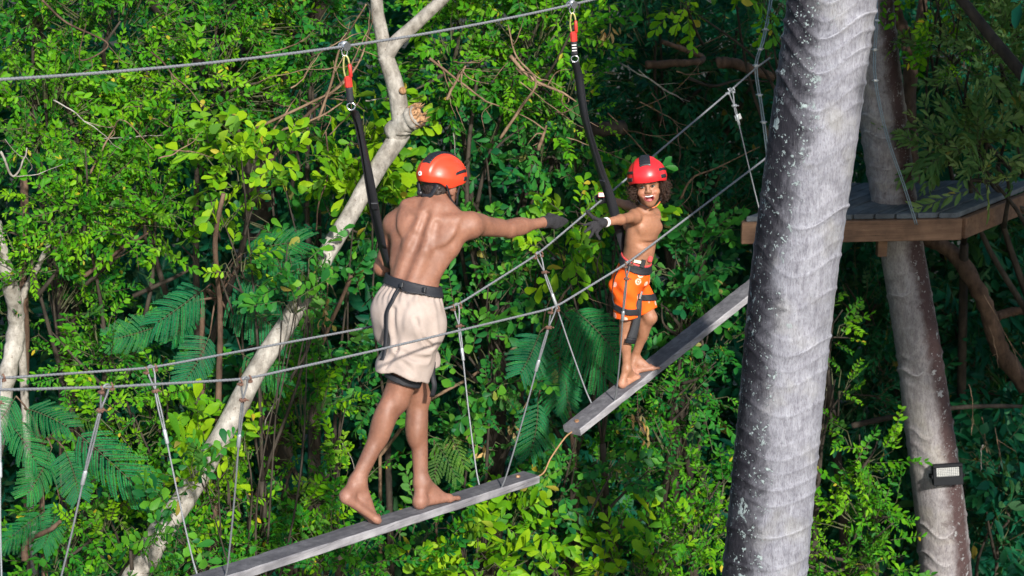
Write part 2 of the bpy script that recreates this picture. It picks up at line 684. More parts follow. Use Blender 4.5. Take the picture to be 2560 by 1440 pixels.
def palm_mat(name, pale, pale2, dark, lichen, dark_bias):
    m, nt, out = new_mat(name)
    at1 = nt.nodes.new("ShaderNodeAttribute")
    at1.attribute_name = "weather"              # 0 clean bark .. 1 black algae side of the trunk
    at2 = nt.nodes.new("ShaderNodeAttribute")
    at2.attribute_name = "scar"                 # leaf-scar rings
    raw = obj_coords(nt)
    fib = noise(nt, 46.0, 6, 0.72, obj_coords(nt, (1, 1, 0.22)), 0.3)
    fine = noise(nt, 150.0, 3, 0.6, obj_coords(nt, (1, 1, 0.3)))
    big = noise(nt, 2.6, 5, 0.65, raw)
    med = noise(nt, 9.0, 8, 0.72, raw, 0.8)
    base = ramp(nt, [(0.30, pale2), (0.62, pale)], med)
    fr = ramp(nt, [(0.30, (0.66, 0.64, 0.67)), (0.62, (1.08, 1.08, 1.08))], fib)
    c = mix(nt, base.outputs[0], fr.outputs[0], 1.0, 'MULTIPLY')
    fr2 = ramp(nt, [(0.36, (0.62, 0.6, 0.62)), (0.5, (1.0, 1.0, 1.0))], fine)
    c = mix(nt, c, fr2.outputs[0], 0.75, 'MULTIPLY')
    warm = ramp(nt, [(0.52, 0.0), (0.7, 0.30)], noise(nt, 5.0, 3, 0.5, raw, 0.2))
    c = mix(nt, c, (pale[0], pale[1] * .96, pale[2] * .72), warm.outputs[0])
    sc = ramp(nt, [(0.35, 0.0), (0.95, 0.75)], at2.outputs["Fac"])
    c = mix(nt, c, tuple(min(1, q * 1.30) for q in pale), sc.outputs[0])
    # dark algae: attribute plus noise
    a = math_n(nt, 'ADD', at1.outputs["Fac"], math_n(nt, 'MULTIPLY', math_n(nt, 'SUBTRACT', med, 0.5), 1.7))
    a = math_n(nt, 'ADD', a, math_n(nt, 'MULTIPLY', math_n(nt, 'SUBTRACT', big, 0.5), 1.1))
    a = math_n(nt, 'ADD', a, math_n(nt, 'MULTIPLY', math_n(nt, 'SUBTRACT', fib, 0.5), 0.7))
    am = ramp(nt, [(0.38 - dark_bias, 0.0), (0.62 - dark_bias, 0.6), (0.95 - dark_bias, 0.97)], a)
    c = mix(nt, c, dark, am.outputs[0])
    # pale lichen patches, mostly on the dark side
    wv = nt.nodes.new("ShaderNodeVectorMath")
    wv.operation = 'ADD'
    nz = N(nt, "ShaderNodeTexNoise", Scale=30.0, Detail=3.0)
    nt.links.new(raw, nz.inputs["Vector"])
    sc_ = nt.nodes.new("ShaderNodeVectorMath")
    sc_.operation = 'SCALE'
    sc_.inputs["Scale"].default_value = 0.035
    nt.links.new(nz.outputs["Color"], sc_.inputs[0])
    nt.links.new(raw, wv.inputs[0])
    nt.links.new(sc_.outputs[0], wv.inputs[1])
    sp = None
    for scl, r0, r1, th in ((22.0, .18, .25, .57), (55.0, .24, .34, .52)):
        vor = N(nt, "ShaderNodeTexVoronoi", Scale=scl)
        nt.links.new(wv.outputs[0], vor.inputs["Vector"])
        spot = ramp(nt, [(r0, 1.0), (r1, 0.0)], vor.outputs["Distance"])
        pick = ramp(nt, [(th, 0.0), (th + .05, 1.0)], noise(nt, scl * .28, 4, 0.65, raw))
        q = math_n(nt, 'MULTIPLY', spot.outputs[0], pick.outputs[0])
        sp = q if sp is None else math_n(nt, 'MAXIMUM', sp, q)
    pn = ramp(nt, [(0.615, 0.0), (0.64, 1.0)], noise(nt, 17.0, 5, 0.62, wv.outputs[0], 0.4))
    sp = math_n(nt, 'MAXIMUM', math_n(nt, 'MULTIPLY', sp, 0.8), pn.outputs[0])
    near = ramp(nt, [(0.35, 0.0), (0.6, 1.0)], a)
    sp = math_n(nt, 'MULTIPLY', sp, near.outputs[0])
    c = mix(nt, c, lichen, sp)
    hgt = math_n(nt, 'ADD', math_n(nt, 'ADD', fib, math_n(nt, 'MULTIPLY', fine, .5)), math_n(nt, 'MULTIPLY', sp, 0.5))
    principled(nt, out, c, 0.88, bump(nt, hgt, 0.7, 0.008), 0.0, 0.2)
    return m


M_PLANK = wood_mat("weathered_grey_plank", (0.17, 0.165, 0.175), (0.40, 0.39, 0.405), BR_D, dark_top=(0.050, 0.048, 0.055))
M_STEEL = simple_mat("galvanised_cable", (0.21, 0.22, 0.235), 0.5, 0.35, 400, 0.35, 0.5)
M_STEEL2 = simple_mat("aluminium_sleeve", (0.42, 0.44, 0.46), 0.4, 0.5, 120, 0.15, 0.2)
M_RUST = simple_mat("rusty_clamp", (0.16, 0.085, 0.06), 0.75, 0.3, 150, 0.5, 0.5)
M_BRASS = simple_mat("brass_bolt", (0.45, 0.24, 0.13), 0.45, 0.6, 150, 0.3, 0.2)
M_PALM1 = palm_mat("grey_palm_bark", (0.280, 0.285, 0.318), (0.155, 0.157, 0.180), (0.017, 0.016, 0.022), (0.29, 0.35, 0.35), 0.0)
M_PALM2 = palm_mat("brown_grey_palm_bark", (0.32, 0.305, 0.305), (0.18, 0.16, 0.158), (0.052, 0.030, 0.029), (0.26, 0.26, 0.26), 0.20)
M_WHITEBARK = bark_mat("pale_grey_bark", (0.17, 0.155, 0.135), (0.40, 0.375, 0.335), (0.13, 0.10, 0.075), (1, 1, 0.6), 26.0)
M_BROWNBARK = bark_mat("brown_branch_bark", (0.045, 0.028, 0.020), (0.15, 0.095, 0.065), None, (1, 1, 0.4), 20.0)
M_DARKBARK = bark_mat("dark_branch_bark", (0.018, 0.015, 0.012), (0.060, 0.048, 0.036), None, (1, 1, 0.4), 20.0)
M_DRYTWIG = bark_mat("dry_twig_bark", (0.10, 0.062, 0.040), (0.27, 0.18, 0.115), None, (1, 1, 0.4), 25.0)
M_SPLIT = bark_mat("split_orange_wood", (0.22, 0.11, 0.05), (0.50, 0.30, 0.16), None, (1, 1, 0.15), 40.0, 1.0)
M_TWIG = simple_mat("green_brown_twig", (0.055, 0.060, 0.022), 0.7, 0, 60, 0.4, 0.2)

# ------------------------------------------------------------------ ground
def make_ground():
    n = 61
    xs = np.sign(np.linspace(-1, 1, n)) * np.abs(np.linspace(-1, 1, n)) ** 2.5 * 600
    X, Y = np.meshgrid(xs, xs + 15, indexing='ij')
    d = np.hypot(X, Y - 15)
    Z = 0.10 * np.sin(X * 0.7) * np.cos(Y * 0.6) * np.exp(-(d / 60) ** 2)
    V = np.stack([X, Y, Z], -1).reshape(-1, 3)
    i = np.arange(n - 1)[:, None] * n
    j = np.arange(n - 1)[None]
    F = np.stack([i + j, i + n + j, i + n + j + 1, i + j + 1], -1).reshape(-1, 4)
    m, nt, out = new_mat("leaf_litter_soil")
    oc = obj_coords(nt)
    r = ramp(nt, [(0.3, (0.006, 0.008, 0.004)), (0.55, (0.016, 0.016, 0.008)), (0.75, (0.008, 0.024, 0.006))], noise(nt, 6, 7, 0.7, oc))
    principled(nt, out, r.outputs[0], 0.95, bump(nt, noise(nt, 18, 6, 0.7, oc), 0.8, 0.05))
    o = link("ground", mesh_np("ground", V, F), m)
    o["kind"] = "structure"
    o["label"] = "dark forest floor under the foliage"


make_ground()


# ------------------------------------------------------------------ palms
def palm_trunk(axis_pts, r_pts, z0, z1, dz, seg, seed, period=0.105, amp=0.011, wang=pi, wwid=1.0):
    """trunk as displaced rings; axis_pts / r_pts sorted by z"""
    rs = np.random.default_rng(seed)
    A = np.array(axis_pts)
    zs = np.arange(z0, z1, dz)
    ax = np.interp(zs, A[:, 2], A[:, 0])
    ay = np.interp(zs, A[:, 2], A[:, 1])
    k = max(1, int(0.5 / dz))
    ker = np.hanning(2 * k + 1)
    ker /= ker.sum()
    pad = lambda v: np.convolve(np.concatenate([v[0] + (v[1] - v[0]) * np.arange(-k, 0), v, v[-1] + (v[-1] - v[-2]) * np.arange(1, k + 1)]), ker, 'valid')
    ax, ay = pad(ax), pad(ay)
    rr = np.interp(zs, A[:, 2], r_pts)
    th = np.arange(seg) * 2 * pi / seg
    Z, TH = np.meshgrid(zs, th, indexing='ij')
    wav = 0
    for q in range(1, 5):
        wav = wav + rs.uniform(0.16, 0.36) / q ** 0.6 * np.sin(q * TH + rs.uniform(0, 6.28) + rs.uniform(-1.6, 1.6) * Z * 1.3)
    drift = np.interp(zs, np.arange(z0, z1 + 1, 0.4), np.cumsum(rs.uniform(-0.35, 0.35, len(np.arange(z0, z1 + 1, 0.4)))))
    ph = Z / period + wav * 2.1 + drift[:, None]
    fr = ph - np.floor(ph)
    ring = np.floor(ph).astype(int)
    ramp_amp = (rs.random(4000) ** 1.6 * 1.5)[np.mod(ring, 4000)]
    # swelling that bulges just under each scar, then a thin lip
    prof = np.exp(-((fr - 0.88) / 0.13) ** 2) + 0.55 * np.exp(-((fr + 0.12) / 0.13) ** 2) - 0.35 * np.exp(-((fr - 0.3) / 0.25) ** 2)
    side = 0.55 + 0.45 * np.sin(TH * 1.0 + ring * 2.4)
    R = rr[:, None] + amp * ramp_amp * prof * (0.5 + 0.5 * side)
    R = R + 0.006 * np.sin(2 * TH + Z * 1.1) + 0.005 * np.sin(3 * TH - Z * 2.3)
    V = np.stack([ax[:, None] + R * np.cos(TH), ay[:, None] + R * np.sin(TH), Z + 0 * TH], -1).reshape(-1, 3)
    n = len(zs)
    i = np.arange(n - 1)[:, None] * seg
    j = np.arange(seg)[None]
    F = np.stack([i + j, i + (j + 1) % seg, i + seg + (j + 1) % seg, i + seg + j], -1).reshape(-1, 4)
    scar = np.exp(-((fr - 0.93) / 0.05) ** 2) * np.clip(ramp_amp * .9, 0, 1) * np.clip(0.2 + 1.0 * side + .3 * np.sin(5 * TH + ring), 0, 1)
    dth = np.angle(np.exp(1j * (TH - wang)))
    weather = np.exp(-(dth / wwid) ** 2)
    return mesh_np("trunk", V, F, True, {"scar": scar.ravel(), "weather": weather.ravel()})


PALM1_Y = 10.15
p1 = [at(x, y, PALM1_Y) for x, y in ((1905, 1540), (1912, 1440), (1943, 1080), (1978, 720), (2033, 360), (2082, 0), (2130, -340))]
p1 = [np.array([p1[0][0] - 0.14, PALM1_Y, -0.2])] + p1 + [np.array([p1[-1][0] + 0.8, PALM1_Y, 11.5])]
r1 = [0.29, 0.218, 0.214, 0.212, 0.214, 0.212, 0.204, 0.20, 0.16]
palm1 = empty("palm_tree", "large pale grey palm trunk in front, dark lichen down its left edge", "palm tree", "palm trunks")
link("trunk", palm_trunk(p1, r1, -0.2, 11.5, 0.0065, 112, 3, 0.083, 0.0075, radians(212), 0.80), M_PALM1, palm1)

PALM2_Y = 13.45
p2 = [at(x, y, PALM2_Y) for x, y in ((2370, 1560), (2364, 1440), (2351, 1260), (2326, 1080), (2302, 900), (2270, 720), (2252, 620), (2228, 480), (2214, 360), (2194, 180), (2176, 0))]
p2 = [np.array([p2[0][0] + 0.1, PALM2_Y, -0.2])] + p2 + [np.array([p2[-1][0] - 0.7, PALM2_Y, 12.0])]
r2 = [0.22, 0.168, 0.166, 0.165, 0.16, 0.15, 0.148, 0.148, 0.150, 0.155, 0.150, 0.145, 0.12]
palm2 = empty("palm_tree", "shaded brown grey palm trunk rising through the wooden platform", "palm tree", "palm trunks")
link("trunk", palm_trunk(p2, r2, -0.2, 12.0, 0.010, 80, 11, 0.10, 0.008, radians(310), 0.5), M_PALM2, palm2)

# ------------------------------------------------------------------ platform round the second palm
M_DECK = wood_mat("blue_grey_deck_board", (0.075, 0.088, 0.098), (0.15, 0.17, 0.185), (0.5, 0.86), 0.8)
M_FASCIA = wood_mat("brown_fascia_board", (0.13, 0.070, 0.042), (0.26, 0.150, 0.090), (1, 0.05), 0.75)
M_JOIST = wood_mat("dark_joist", (0.06, 0.035, 0.025), (0.14, 0.09, 0.06), (1, 0), 0.8)


def make_platform():
    root = empty("platform", "wooden deck platform around the shaded palm trunk", "platform")
    zp = at(2230, 497, PALM2_Y)[2]
    A = on_z(1862, 541, zp)
    B = on_z(2397, 531, zp)
    R_ = on_z(2560, 466, zp)
    d = nrm(R_ - B)
    e = nrm(B - A)
    width = np.linalg.norm(B - A)
    depth = np.linalg.norm(R_ - B) * 1.28
    nb = 10
    bw = width / nb
    up = np.array([0, 0, 1.0])
    rs = random.Random(5)
    perp = nrm(np.cross(up, d)) * -1
    sgn = np.sign(perp @ e)
    perp = perp * sgn
    real_w = bw * (e @ perp)
    for i in range(nb):
        s0 = A + e * (bw * (i + 0.5))
        L = depth + rs.uniform(-0.02, 0.03)
        mb = MB()
        cc = s0 + d * L / 2 - up * (0.016 + rs.uniform(0, 0.004)) + d * 0.004
        add_box(mb, cc, (d, e, up), (L / 2, bw / 2 - 0.0075, 0.016), 0.003)
        mb.build("deck_board", M_DECK, root, False)
    # fascia front and side
    mb = MB()
    c = (A + B) / 2 - up * (0.036 + 0.068)
    fperp = nrm(np.cross(e, up))
    add_box(mb, c + fperp * 0.001, (e, fperp, up), (width / 2 + 0.02, 0.02, 0.068), 0.004)
    mb.build("fascia_board", M_FASCIA, root, False)
    mb = MB()
    c = B + d * depth / 2 - up * (0.037 + 0.066) + perp * 0.02
    add_box(mb, c + d * 0.03, (d, perp, up), (depth / 2, 0.019, 0.066), 0.004)
    mb.build("fascia_board", M_FASCIA, root, False)
    mb = MB()
    c = A + d * depth / 2 - up * (0.037 + 0.066) - perp * 0.02
    add_box(mb, c + d * 0.03, (d, perp, up), (depth / 2, 0.019, 0.066), 0.004)
    mb.build("fascia_board", M_FASCIA, root, False)
    for t in (0.30, 0.72):
        mb = MB()
        c = A + d * depth * t + e * width / 2 - up * (0.042 + 0.06)
        add_box(mb, c, (e, fperp, up), (width / 2 - 0.03, 0.025, 0.055), 0.003)
        mb.build("joist", M_JOIST, root, False)
    # short timber block under the deck beside the trunk
    mb = MB()
    add_box(mb, at(2204, 612, PALM2_Y - 0.22), (e, fperp, up), (0.03, 0.03, 0.07), 0.003)
    mb.build("block", M_FASCIA, root, False)
    return zp


PLATFORM_Z = make_platform()


# ------------------------------------------------------------------ foliage
def leaf_shape(obovate=False):
    """unit leaf: x along its length, y across, z dip; 10 vertices"""
    if obovate:
        xs = [0.0, 0.3, 0.68, 0.92]
        ws = [0.04, 0.30, 0.5, 0.28]
    else:
        xs = [0.0, 0.24, 0.55, 0.85]
        ws = [0.04, 0.40, 0.5, 0.22]
    V = []
    for x, w in zip(xs, ws):
        droop = -0.16 * x * x
        V += [(x, w, droop + 0.13 * w), (x, 0, droop), (x, -w, droop + 0.13 * w)]
    V.append((1.0, 0, -0.18))
    F = []
    for i in range(3):
        a = 3 * i
        F += [(a, a + 1, a + 4, a + 3), (a + 1, a + 2, a + 5, a + 4)]
    T = [(9, 10, 12), (10, 11, 12)]
    return np.array(V), np.array(F), np.array(T)


def leaf_simple():
    V = np.array([(0, 0, 0), (0.38, 0.5, 0.06), (0.78, 0.34, -0.04), (1, 0, -0.14), (0.78, -0.34, -0.04), (0.38, -0.5, 0.06)])
    F = np.array([(0, 3, 2, 1), (0, 5, 4, 3)])
    return V, F, np.zeros((0, 3), int)


LEAF_A = leaf_shape(False)
LEAF_B = leaf_shape(True)
LEAF_S = leaf_simple()


def norm_rows(a):
    return a / (np.linalg.norm(a, axis=1)[:, None] + 1e-9)


def leaves_mesh(name, O, X, Nn, L, W, tint, shape):
    SV, SF, ST = shape
    X = norm_rows(X)
    Yv = norm_rows(np.cross(Nn, X))
    Nn = np.cross(X, Yv)
    n = len(O)
    V = (O[:, None] + X[:, None] * (SV[None, :, 0:1] * L[:, None, None]) + Yv[:, None] * (SV[None, :, 1:2] * W[:, None, None])
         + Nn[:, None] * (SV[None, :, 2:3] * L[:, None, None])).reshape(-1, 3)
    off = (np.arange(n) * len(SV))[:, None, None]
    F = [(SF[None] + off).reshape(-1, SF.shape[1])]
    if len(ST):
        F.append((ST[None] + off).reshape(-1, 3))
    return mesh_np(name, V, F, True, {"tint": np.repeat(tint, len(SV))})


KINDS = {
    #          twig   n   leaf length   width ratio  angle  shape    pairs
    "small": (0.22, 16, (0.029, 0.051), 0.50, 58, LEAF_S, True),
    "tiny":  (0.20, 18, (0.026, 0.044), 0.52, 62, LEAF_S, True),
    "lime":  (0.23, 10, (0.062, 0.100), 0.56, 55, LEAF_B, False),
    "oval":  (0.21, 12, (0.041, 0.072), 0.62, 58, LEAF_B, False),
    "dark":  (0.30, 15, (0.050, 0.085), 0.40, 50, LEAF_S, False),
    "olive": (0.26, 16, (0.048, 0.080), 0.34, 40, LEAF_S, False),
    "broad": (0.30, 9, (0.090, 0.150), 0.45, 60, LEAF_A, False),
}


def sprig_leaves(kind, O, A, C, rs, scale=1.0, shift=None):
    """leaf frames for sprigs at O with axis A and plane normal C"""
    tw, n, (l0, l1), wr, ang, shape, pairs = KINDS[kind]
    m = len(O)
    A = norm_rows(A)
    B = norm_rows(np.cross(C, A))
    C = np.cross(A, B)
    t = np.linspace(0.12, 1.0, n)
    if pairs:
        t = np.repeat(np.linspace(0.14, 0.96, n // 2), 2)
    side = np.where(np.arange(n) % 2 == 0, 1.0, -1.0)
    s = scale * rs.uniform(0.7, 1.3, m)
    T = t[None] + rs.normal(0, 0.025, (m, n))
    # twigs sag with their length
    sag = -0.10 * tw * (T ** 2)
    P = O[:, None] + A[:, None] * (tw * s[:, None, None] * T[:, :, None])
    P[:, :, 2] += sag * s[:, None]
    a = np.radians(ang) * rs.normal(1, 0.22, (m, n)) * (1 - 0.45 * t[None] ** 3)
    roll = rs.normal(0, 0.45, (m, n))
    lat = (side[None, :, None] * (np.cos(roll)[:, :, None] * B[:, None] + np.sin(roll)[:, :, None] * C[:, None]))
    X = np.cos(a)[:, :, None] * A[:, None] + np.sin(a)[:, :, None] * lat
    X[:, :, 2] -= rs.uniform(0.0, 0.35, (m, n))
    Nn = C[:, None] + rs.normal(0, 0.38, (m, n, 3))
    L = rs.uniform(l0, l1, (m, n)) * s[:, None] * (1 - 0.25 * np.abs(t[None] - 0.55))
    W = L * wr * rs.uniform(0.85, 1.12, (m, n))
    tint = np.clip(rs.normal(0.45, 0.13, (m, 1)) + rs.normal(0, 0.13, (m, n)), 0.0, 0.95)
    L = L * np.exp(rs.normal(0, 0.16, (m, n)))
    W = W * np.exp(rs.normal(0, 0.16, (m, n)))
    if shift is not None:
        tint = np.clip(tint + shift[:, None], 0.0, 0.95)
    old = rs.random((m, n)) < 0.010
    tint[old] = 1.0
    r = lambda q: q.reshape(m * n, *q.shape[2:])
    return r(P), r(X), r(Nn), r(L), r(W), r(tint), tw * s


def blob_points(blobs, per_m3, rs, shell=0.55):
    """points in ellipsoids, more of them near the surface; returns points, outward directions, blob number"""
    P, D, Bn, Cl = [], [], [], []
    for b, (c, r) in enumerate(blobs):
        r = np.asarray(r, float)
        n_all = max(6, int(per_m3 * r[0] * r[1] * r[2] * 4.19))
        # a bough is several leafy clumps with gaps between them
        big = r.mean() > 0.2
        m = int(np.clip(5 + 30 * r[0] * r[2], 6, 16)) if big else 2
        for q in range(m):
            d0 = nrm(rs.normal(0, 1, 3))
            cc = np.asarray(c) + d0 * r * (rs.random() ** 0.45) * (0.82 if big else 0.35)
            rr = r * rs.uniform(0.30, 0.46) if big else r * 0.8
            rr = rr * np.array([1.15, 1.0, 0.8])
            n = max(4, int(n_all / m * rs.uniform(0.6, 1.5)))
            d = norm_rows(rs.normal(0, 1, (n, 3)))
            rad = np.where(rs.random(n) < shell, 0.75 + 0.35 * rs.random(n), rs.random(n) ** (1 / 3))
            P.append(cc + d * rr * rad[:, None])
            D.append(norm_rows(d * 0.7 + d0 * 0.5))
            Bn.append(np.full(n, b))
            Cl.append(np.tile([rs.normal(0, 0.19), rs.uniform(0.72, 1.25)], (n, 1)))
    return np.concatenate(P), np.concatenate(D), np.concatenate(Bn), np.concatenate(Cl)


def three_sided(starts, ends, r0, r1):
    """many thin tapered twigs at once"""
    n = len(starts)
    T = norm_rows(ends - starts)
    ref = np.where(np.abs(T[:, 2:3]) < 0.9, np.array([[0, 0, 1.0]]), np.array([[1.0, 0, 0]]))
    U = norm_rows(np.cross(T, ref))
    W = np.cross(T, U)
    V = np.zeros((n, 6, 3))
    for k in range(3):
        a = 2 * pi * k / 3
        o = U * cos(a) + W * sin(a)
        V[:, k] = starts + o * np.asarray(r0).reshape(-1, 1)
        V[:, 3 + k] = ends + o * np.asarray(r1).reshape(-1, 1)
    F0 = np.array([(0, 1, 4, 3), (1, 2, 5, 4), (2, 0, 3, 5)])
    F = (F0[None] + (np.arange(n) * 6)[:, None, None]).reshape(-1, 4)
    return V.reshape(-1, 3), F


LEAF_OBJ_MESH = {}
TRI_COUNT = [0]


def plant(name, label, kind, mat, blobs, density, seed, cat="shrub", group=None, base=None, bark=None, scale=1.0, trunk_r=0.035,
          face=(0.25, -0.55, 0.65), hang=0.0, single=0, mat_single=None, up=0.25, shell=0.55):
    """a bush or tree: trunk with limbs (one part), twigs and foliage; blobs = [(px, py, Y, (rx, ry, rz))]"""
    rs = np.random.default_rng(seed)
    bl = [(at(px, py, Y), r) for px, py, Y, r in blobs]
    root = empty(name, label, cat, group)
    P, D, Bn, Cl = blob_points(bl, density * (1.32 if kind == "small" else 1.25 if kind == "oval" else 1.05), rs, shell)
    keep = P[:, 2] > 0.15
    P, D, Bn, Cl = P[keep], D[keep], Bn[keep], Cl[keep]
    face = np.asarray(face)
    A = D + rs.normal(0, 0.55, P.shape) + np.array([0, 0, up])
    A[:, 2] -= hang
    C = norm_rows(face + rs.normal(0, 0.45, P.shape) + 0.3 * D)
    O, X, Nn, L, W, tint, tw = sprig_leaves(kind, P, A, C, rs, scale * Cl[:, 1], Cl[:, 0])
    shape = KINDS[kind][5]
    if single:
        # the leaves nearest to the viewer are separate pieces
        eye = np.array([0, 0, CAM_H])
        ncam = (O - eye) @ np.array([0, cos(PITCH), -sin(PITCH)])
        px = 1280 + FPX * (O[:, 0]) / ncam
        v = (O - eye) @ np.array([0, sin(PITCH), cos(PITCH)])
        py = 720 - FPX * v / ncam
        inside = (px > 0) & (px < 2560) & (py > 0) & (py < 1440)
        score = np.where(inside, L / ncam - 0.004 * (ncam - ncam[inside].min() if inside.any() else 0), -9)
        pick = np.argsort(-score)[:min(single, int(len(O) * 0.6))]
        pick = pick[inside[pick]]
        if shape[0].shape[0] not in LEAF_OBJ_MESH or True:
            key = (mat_single.name, id(shape))
            if key not in LEAF_OBJ_MESH:
                SV, SF, ST = shape
                me = mesh_np("leaf", SV, [SF, ST], True)
                me.materials.append(mat_single)
                LEAF_OBJ_MESH[key] = me
            me = LEAF_OBJ_MESH[key]
        Xn = norm_rows(X[pick])
        Yn = norm_rows(np.cross(Nn[pick], Xn))
        Zn = np.cross(Xn, Yn)
        for q, i in enumerate(pick):
            o = bpy.data.objects.new("leaf", me)
            COL.objects.link(o)
            o.parent = root
            M = np.eye(4)
            M[:3, 0] = Xn[q] * L[i]
            M[:3, 1] = Yn[q] * W[i]
            M[:3, 2] = Zn[q] * L[i]
            M[:3, 3] = O[i]
            o.matrix_local = Matrix(M.tolist())
        rest = np.ones(len(O), bool)
        rest[pick] = False
        O, X, Nn, L, W, tint = O[rest], X[rest], Nn[rest], L[rest], W[rest], tint[rest]
    me = leaves_mesh("foliage", O, X, Nn, L, W, tint, shape)
    TRI_COUNT[0] += sum(len(p) for p in ()) + len(O) * (4 if shape is LEAF_S else 14)
    f = link("foliage", me, mat, root)
    f["kind"] = "stuff"
    # twigs along the sprigs and back to the limbs
    A = norm_rows(A)
    ends = P + A * tw[:, None] * 0.95
    ends[:, 2] -= 0.09 * tw
    S1, E1 = P, ends
    cen = np.array([b[0] for b in bl])[Bn]
    back = P + (cen - P) * rs.uniform(0.25, 0.5, (len(P), 1)) - np.array([0, 0, 0.05])
    sel = rs.random(len(P)) < 0.6
    V1, F1 = three_sided(S1, E1, np.full(len(P), 0.0028), np.full(len(P), 0.0012))
    V2, F2 = three_sided(back[sel], P[sel], np.full(sel.sum(), 0.0050), np.full(sel.sum(), 0.0026))
    me = mesh_np("twigs", np.concatenate([V1, V2]), np.concatenate([F1, F2 + len(V1)]))
    tw_o = link("twigs", me, M_TWIG, root)
    tw_o["kind"] = "stuff"
    # trunk and limbs
    c0 = np.mean([b[0] for b in bl], 0)
    bx = base if base is not None else (c0[0] + rs.uniform(-0.2, 0.2), c0[1] + rs.uniform(0.05, 0.35))
    g = np.array([bx[0], bx[1], -0.05])
    mb = MB()
    hub = np.array([bx[0] * 0.5 + c0[0] * 0.5, bx[1] * 0.5 + c0[1] * 0.5, max(0.5, min(b[0][2] - b[1][2] for b in bl) * 0.75)])
    pth = spline([g, (g + hub) / 2 + rs.normal(0, 0.06, 3), hub], 14)
    add_tube(mb, pth, np.linspace(trunk_r * 1.3, trunk_r, 14), 8)
    for (c, r) in bl:
        e = c + np.array([0, 0.05, r[2] * 0.35])
        mid = (hub + e) / 2 + rs.normal(0, 0.12, 3)
        add_tube(mb, spline([hub, mid, e], 14), np.linspace(trunk_r * 0.55, trunk_r * 0.13, 14), 6)
        for _ in range(2):
            dd = nrm(rs.normal(0, 1, 3) + np.array([0, -0.3, 0.3]))
            st = c + (hub - c) * rs.uniform(0.0, 0.4)
            ee = c + dd * np.asarray(r) * 0.85
            add_tube(mb, spline([st, (st + ee) / 2 + rs.normal(0, 0.06, 3), ee], 8), np.linspace(trunk_r * 0.35, trunk_r * 0.1, 8), 5)
    mb.build("trunk", bark or M_DARKBARK, root)
    return root

# leaf colours: (deep, mid, light, yellowed)
LM = {}
LM["lime_small"] = leaf_mat("lime_green_small_leaf", (0.020, 0.140, 0.016), (0.075, 0.275, 0.008), (0.210, 0.420, 0.010), (0.50, 0.40, 0.03))
LM["green_small"] = leaf_mat("mid_green_small_leaf", (0.010, 0.110, 0.026), (0.032, 0.205, 0.016), (0.110, 0.320, 0.012), (0.42, 0.34, 0.03))
LM["lime_big"] = leaf_mat("lime_green_oval_leaf", (0.045, 0.190, 0.012), (0.130, 0.330, 0.008), (0.270, 0.450, 0.012), (0.46, 0.36, 0.04))
LM["oval"] = leaf_mat("mid_green_oval_leaf", (0.010, 0.105, 0.034), (0.030, 0.185, 0.030), (0.090, 0.300, 0.026), (0.40, 0.32, 0.08), gloss=0.42)
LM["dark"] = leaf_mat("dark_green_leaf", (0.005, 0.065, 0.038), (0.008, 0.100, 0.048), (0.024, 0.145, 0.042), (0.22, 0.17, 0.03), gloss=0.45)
LM["olive"] = leaf_mat("grey_green_narrow_leaf", (0.045, 0.140, 0.050), (0.110, 0.220, 0.082), (0.240, 0.340, 0.150), (0.28, 0.25, 0.07))
LM["blue"] = leaf_mat("blue_green_frond", (0.008, 0.135, 0.050), (0.014, 0.190, 0.058), (0.045, 0.265, 0.055), (0.13, 0.26, 0.02), gloss=0.6, trans=0.35)
LM["lime_one"] = leaf_mat("lime_green_single_leaf", (0.055, 0.200, 0.012), (0.140, 0.340, 0.008), (0.280, 0.460, 0.012), (0.46, 0.36, 0.04), True)
LM["oval_one"] = leaf_mat("mid_green_single_leaf", (0.012, 0.110, 0.034), (0.036, 0.195, 0.030), (0.105, 0.310, 0.026), (0.40, 0.32, 0.08), True, gloss=0.42)


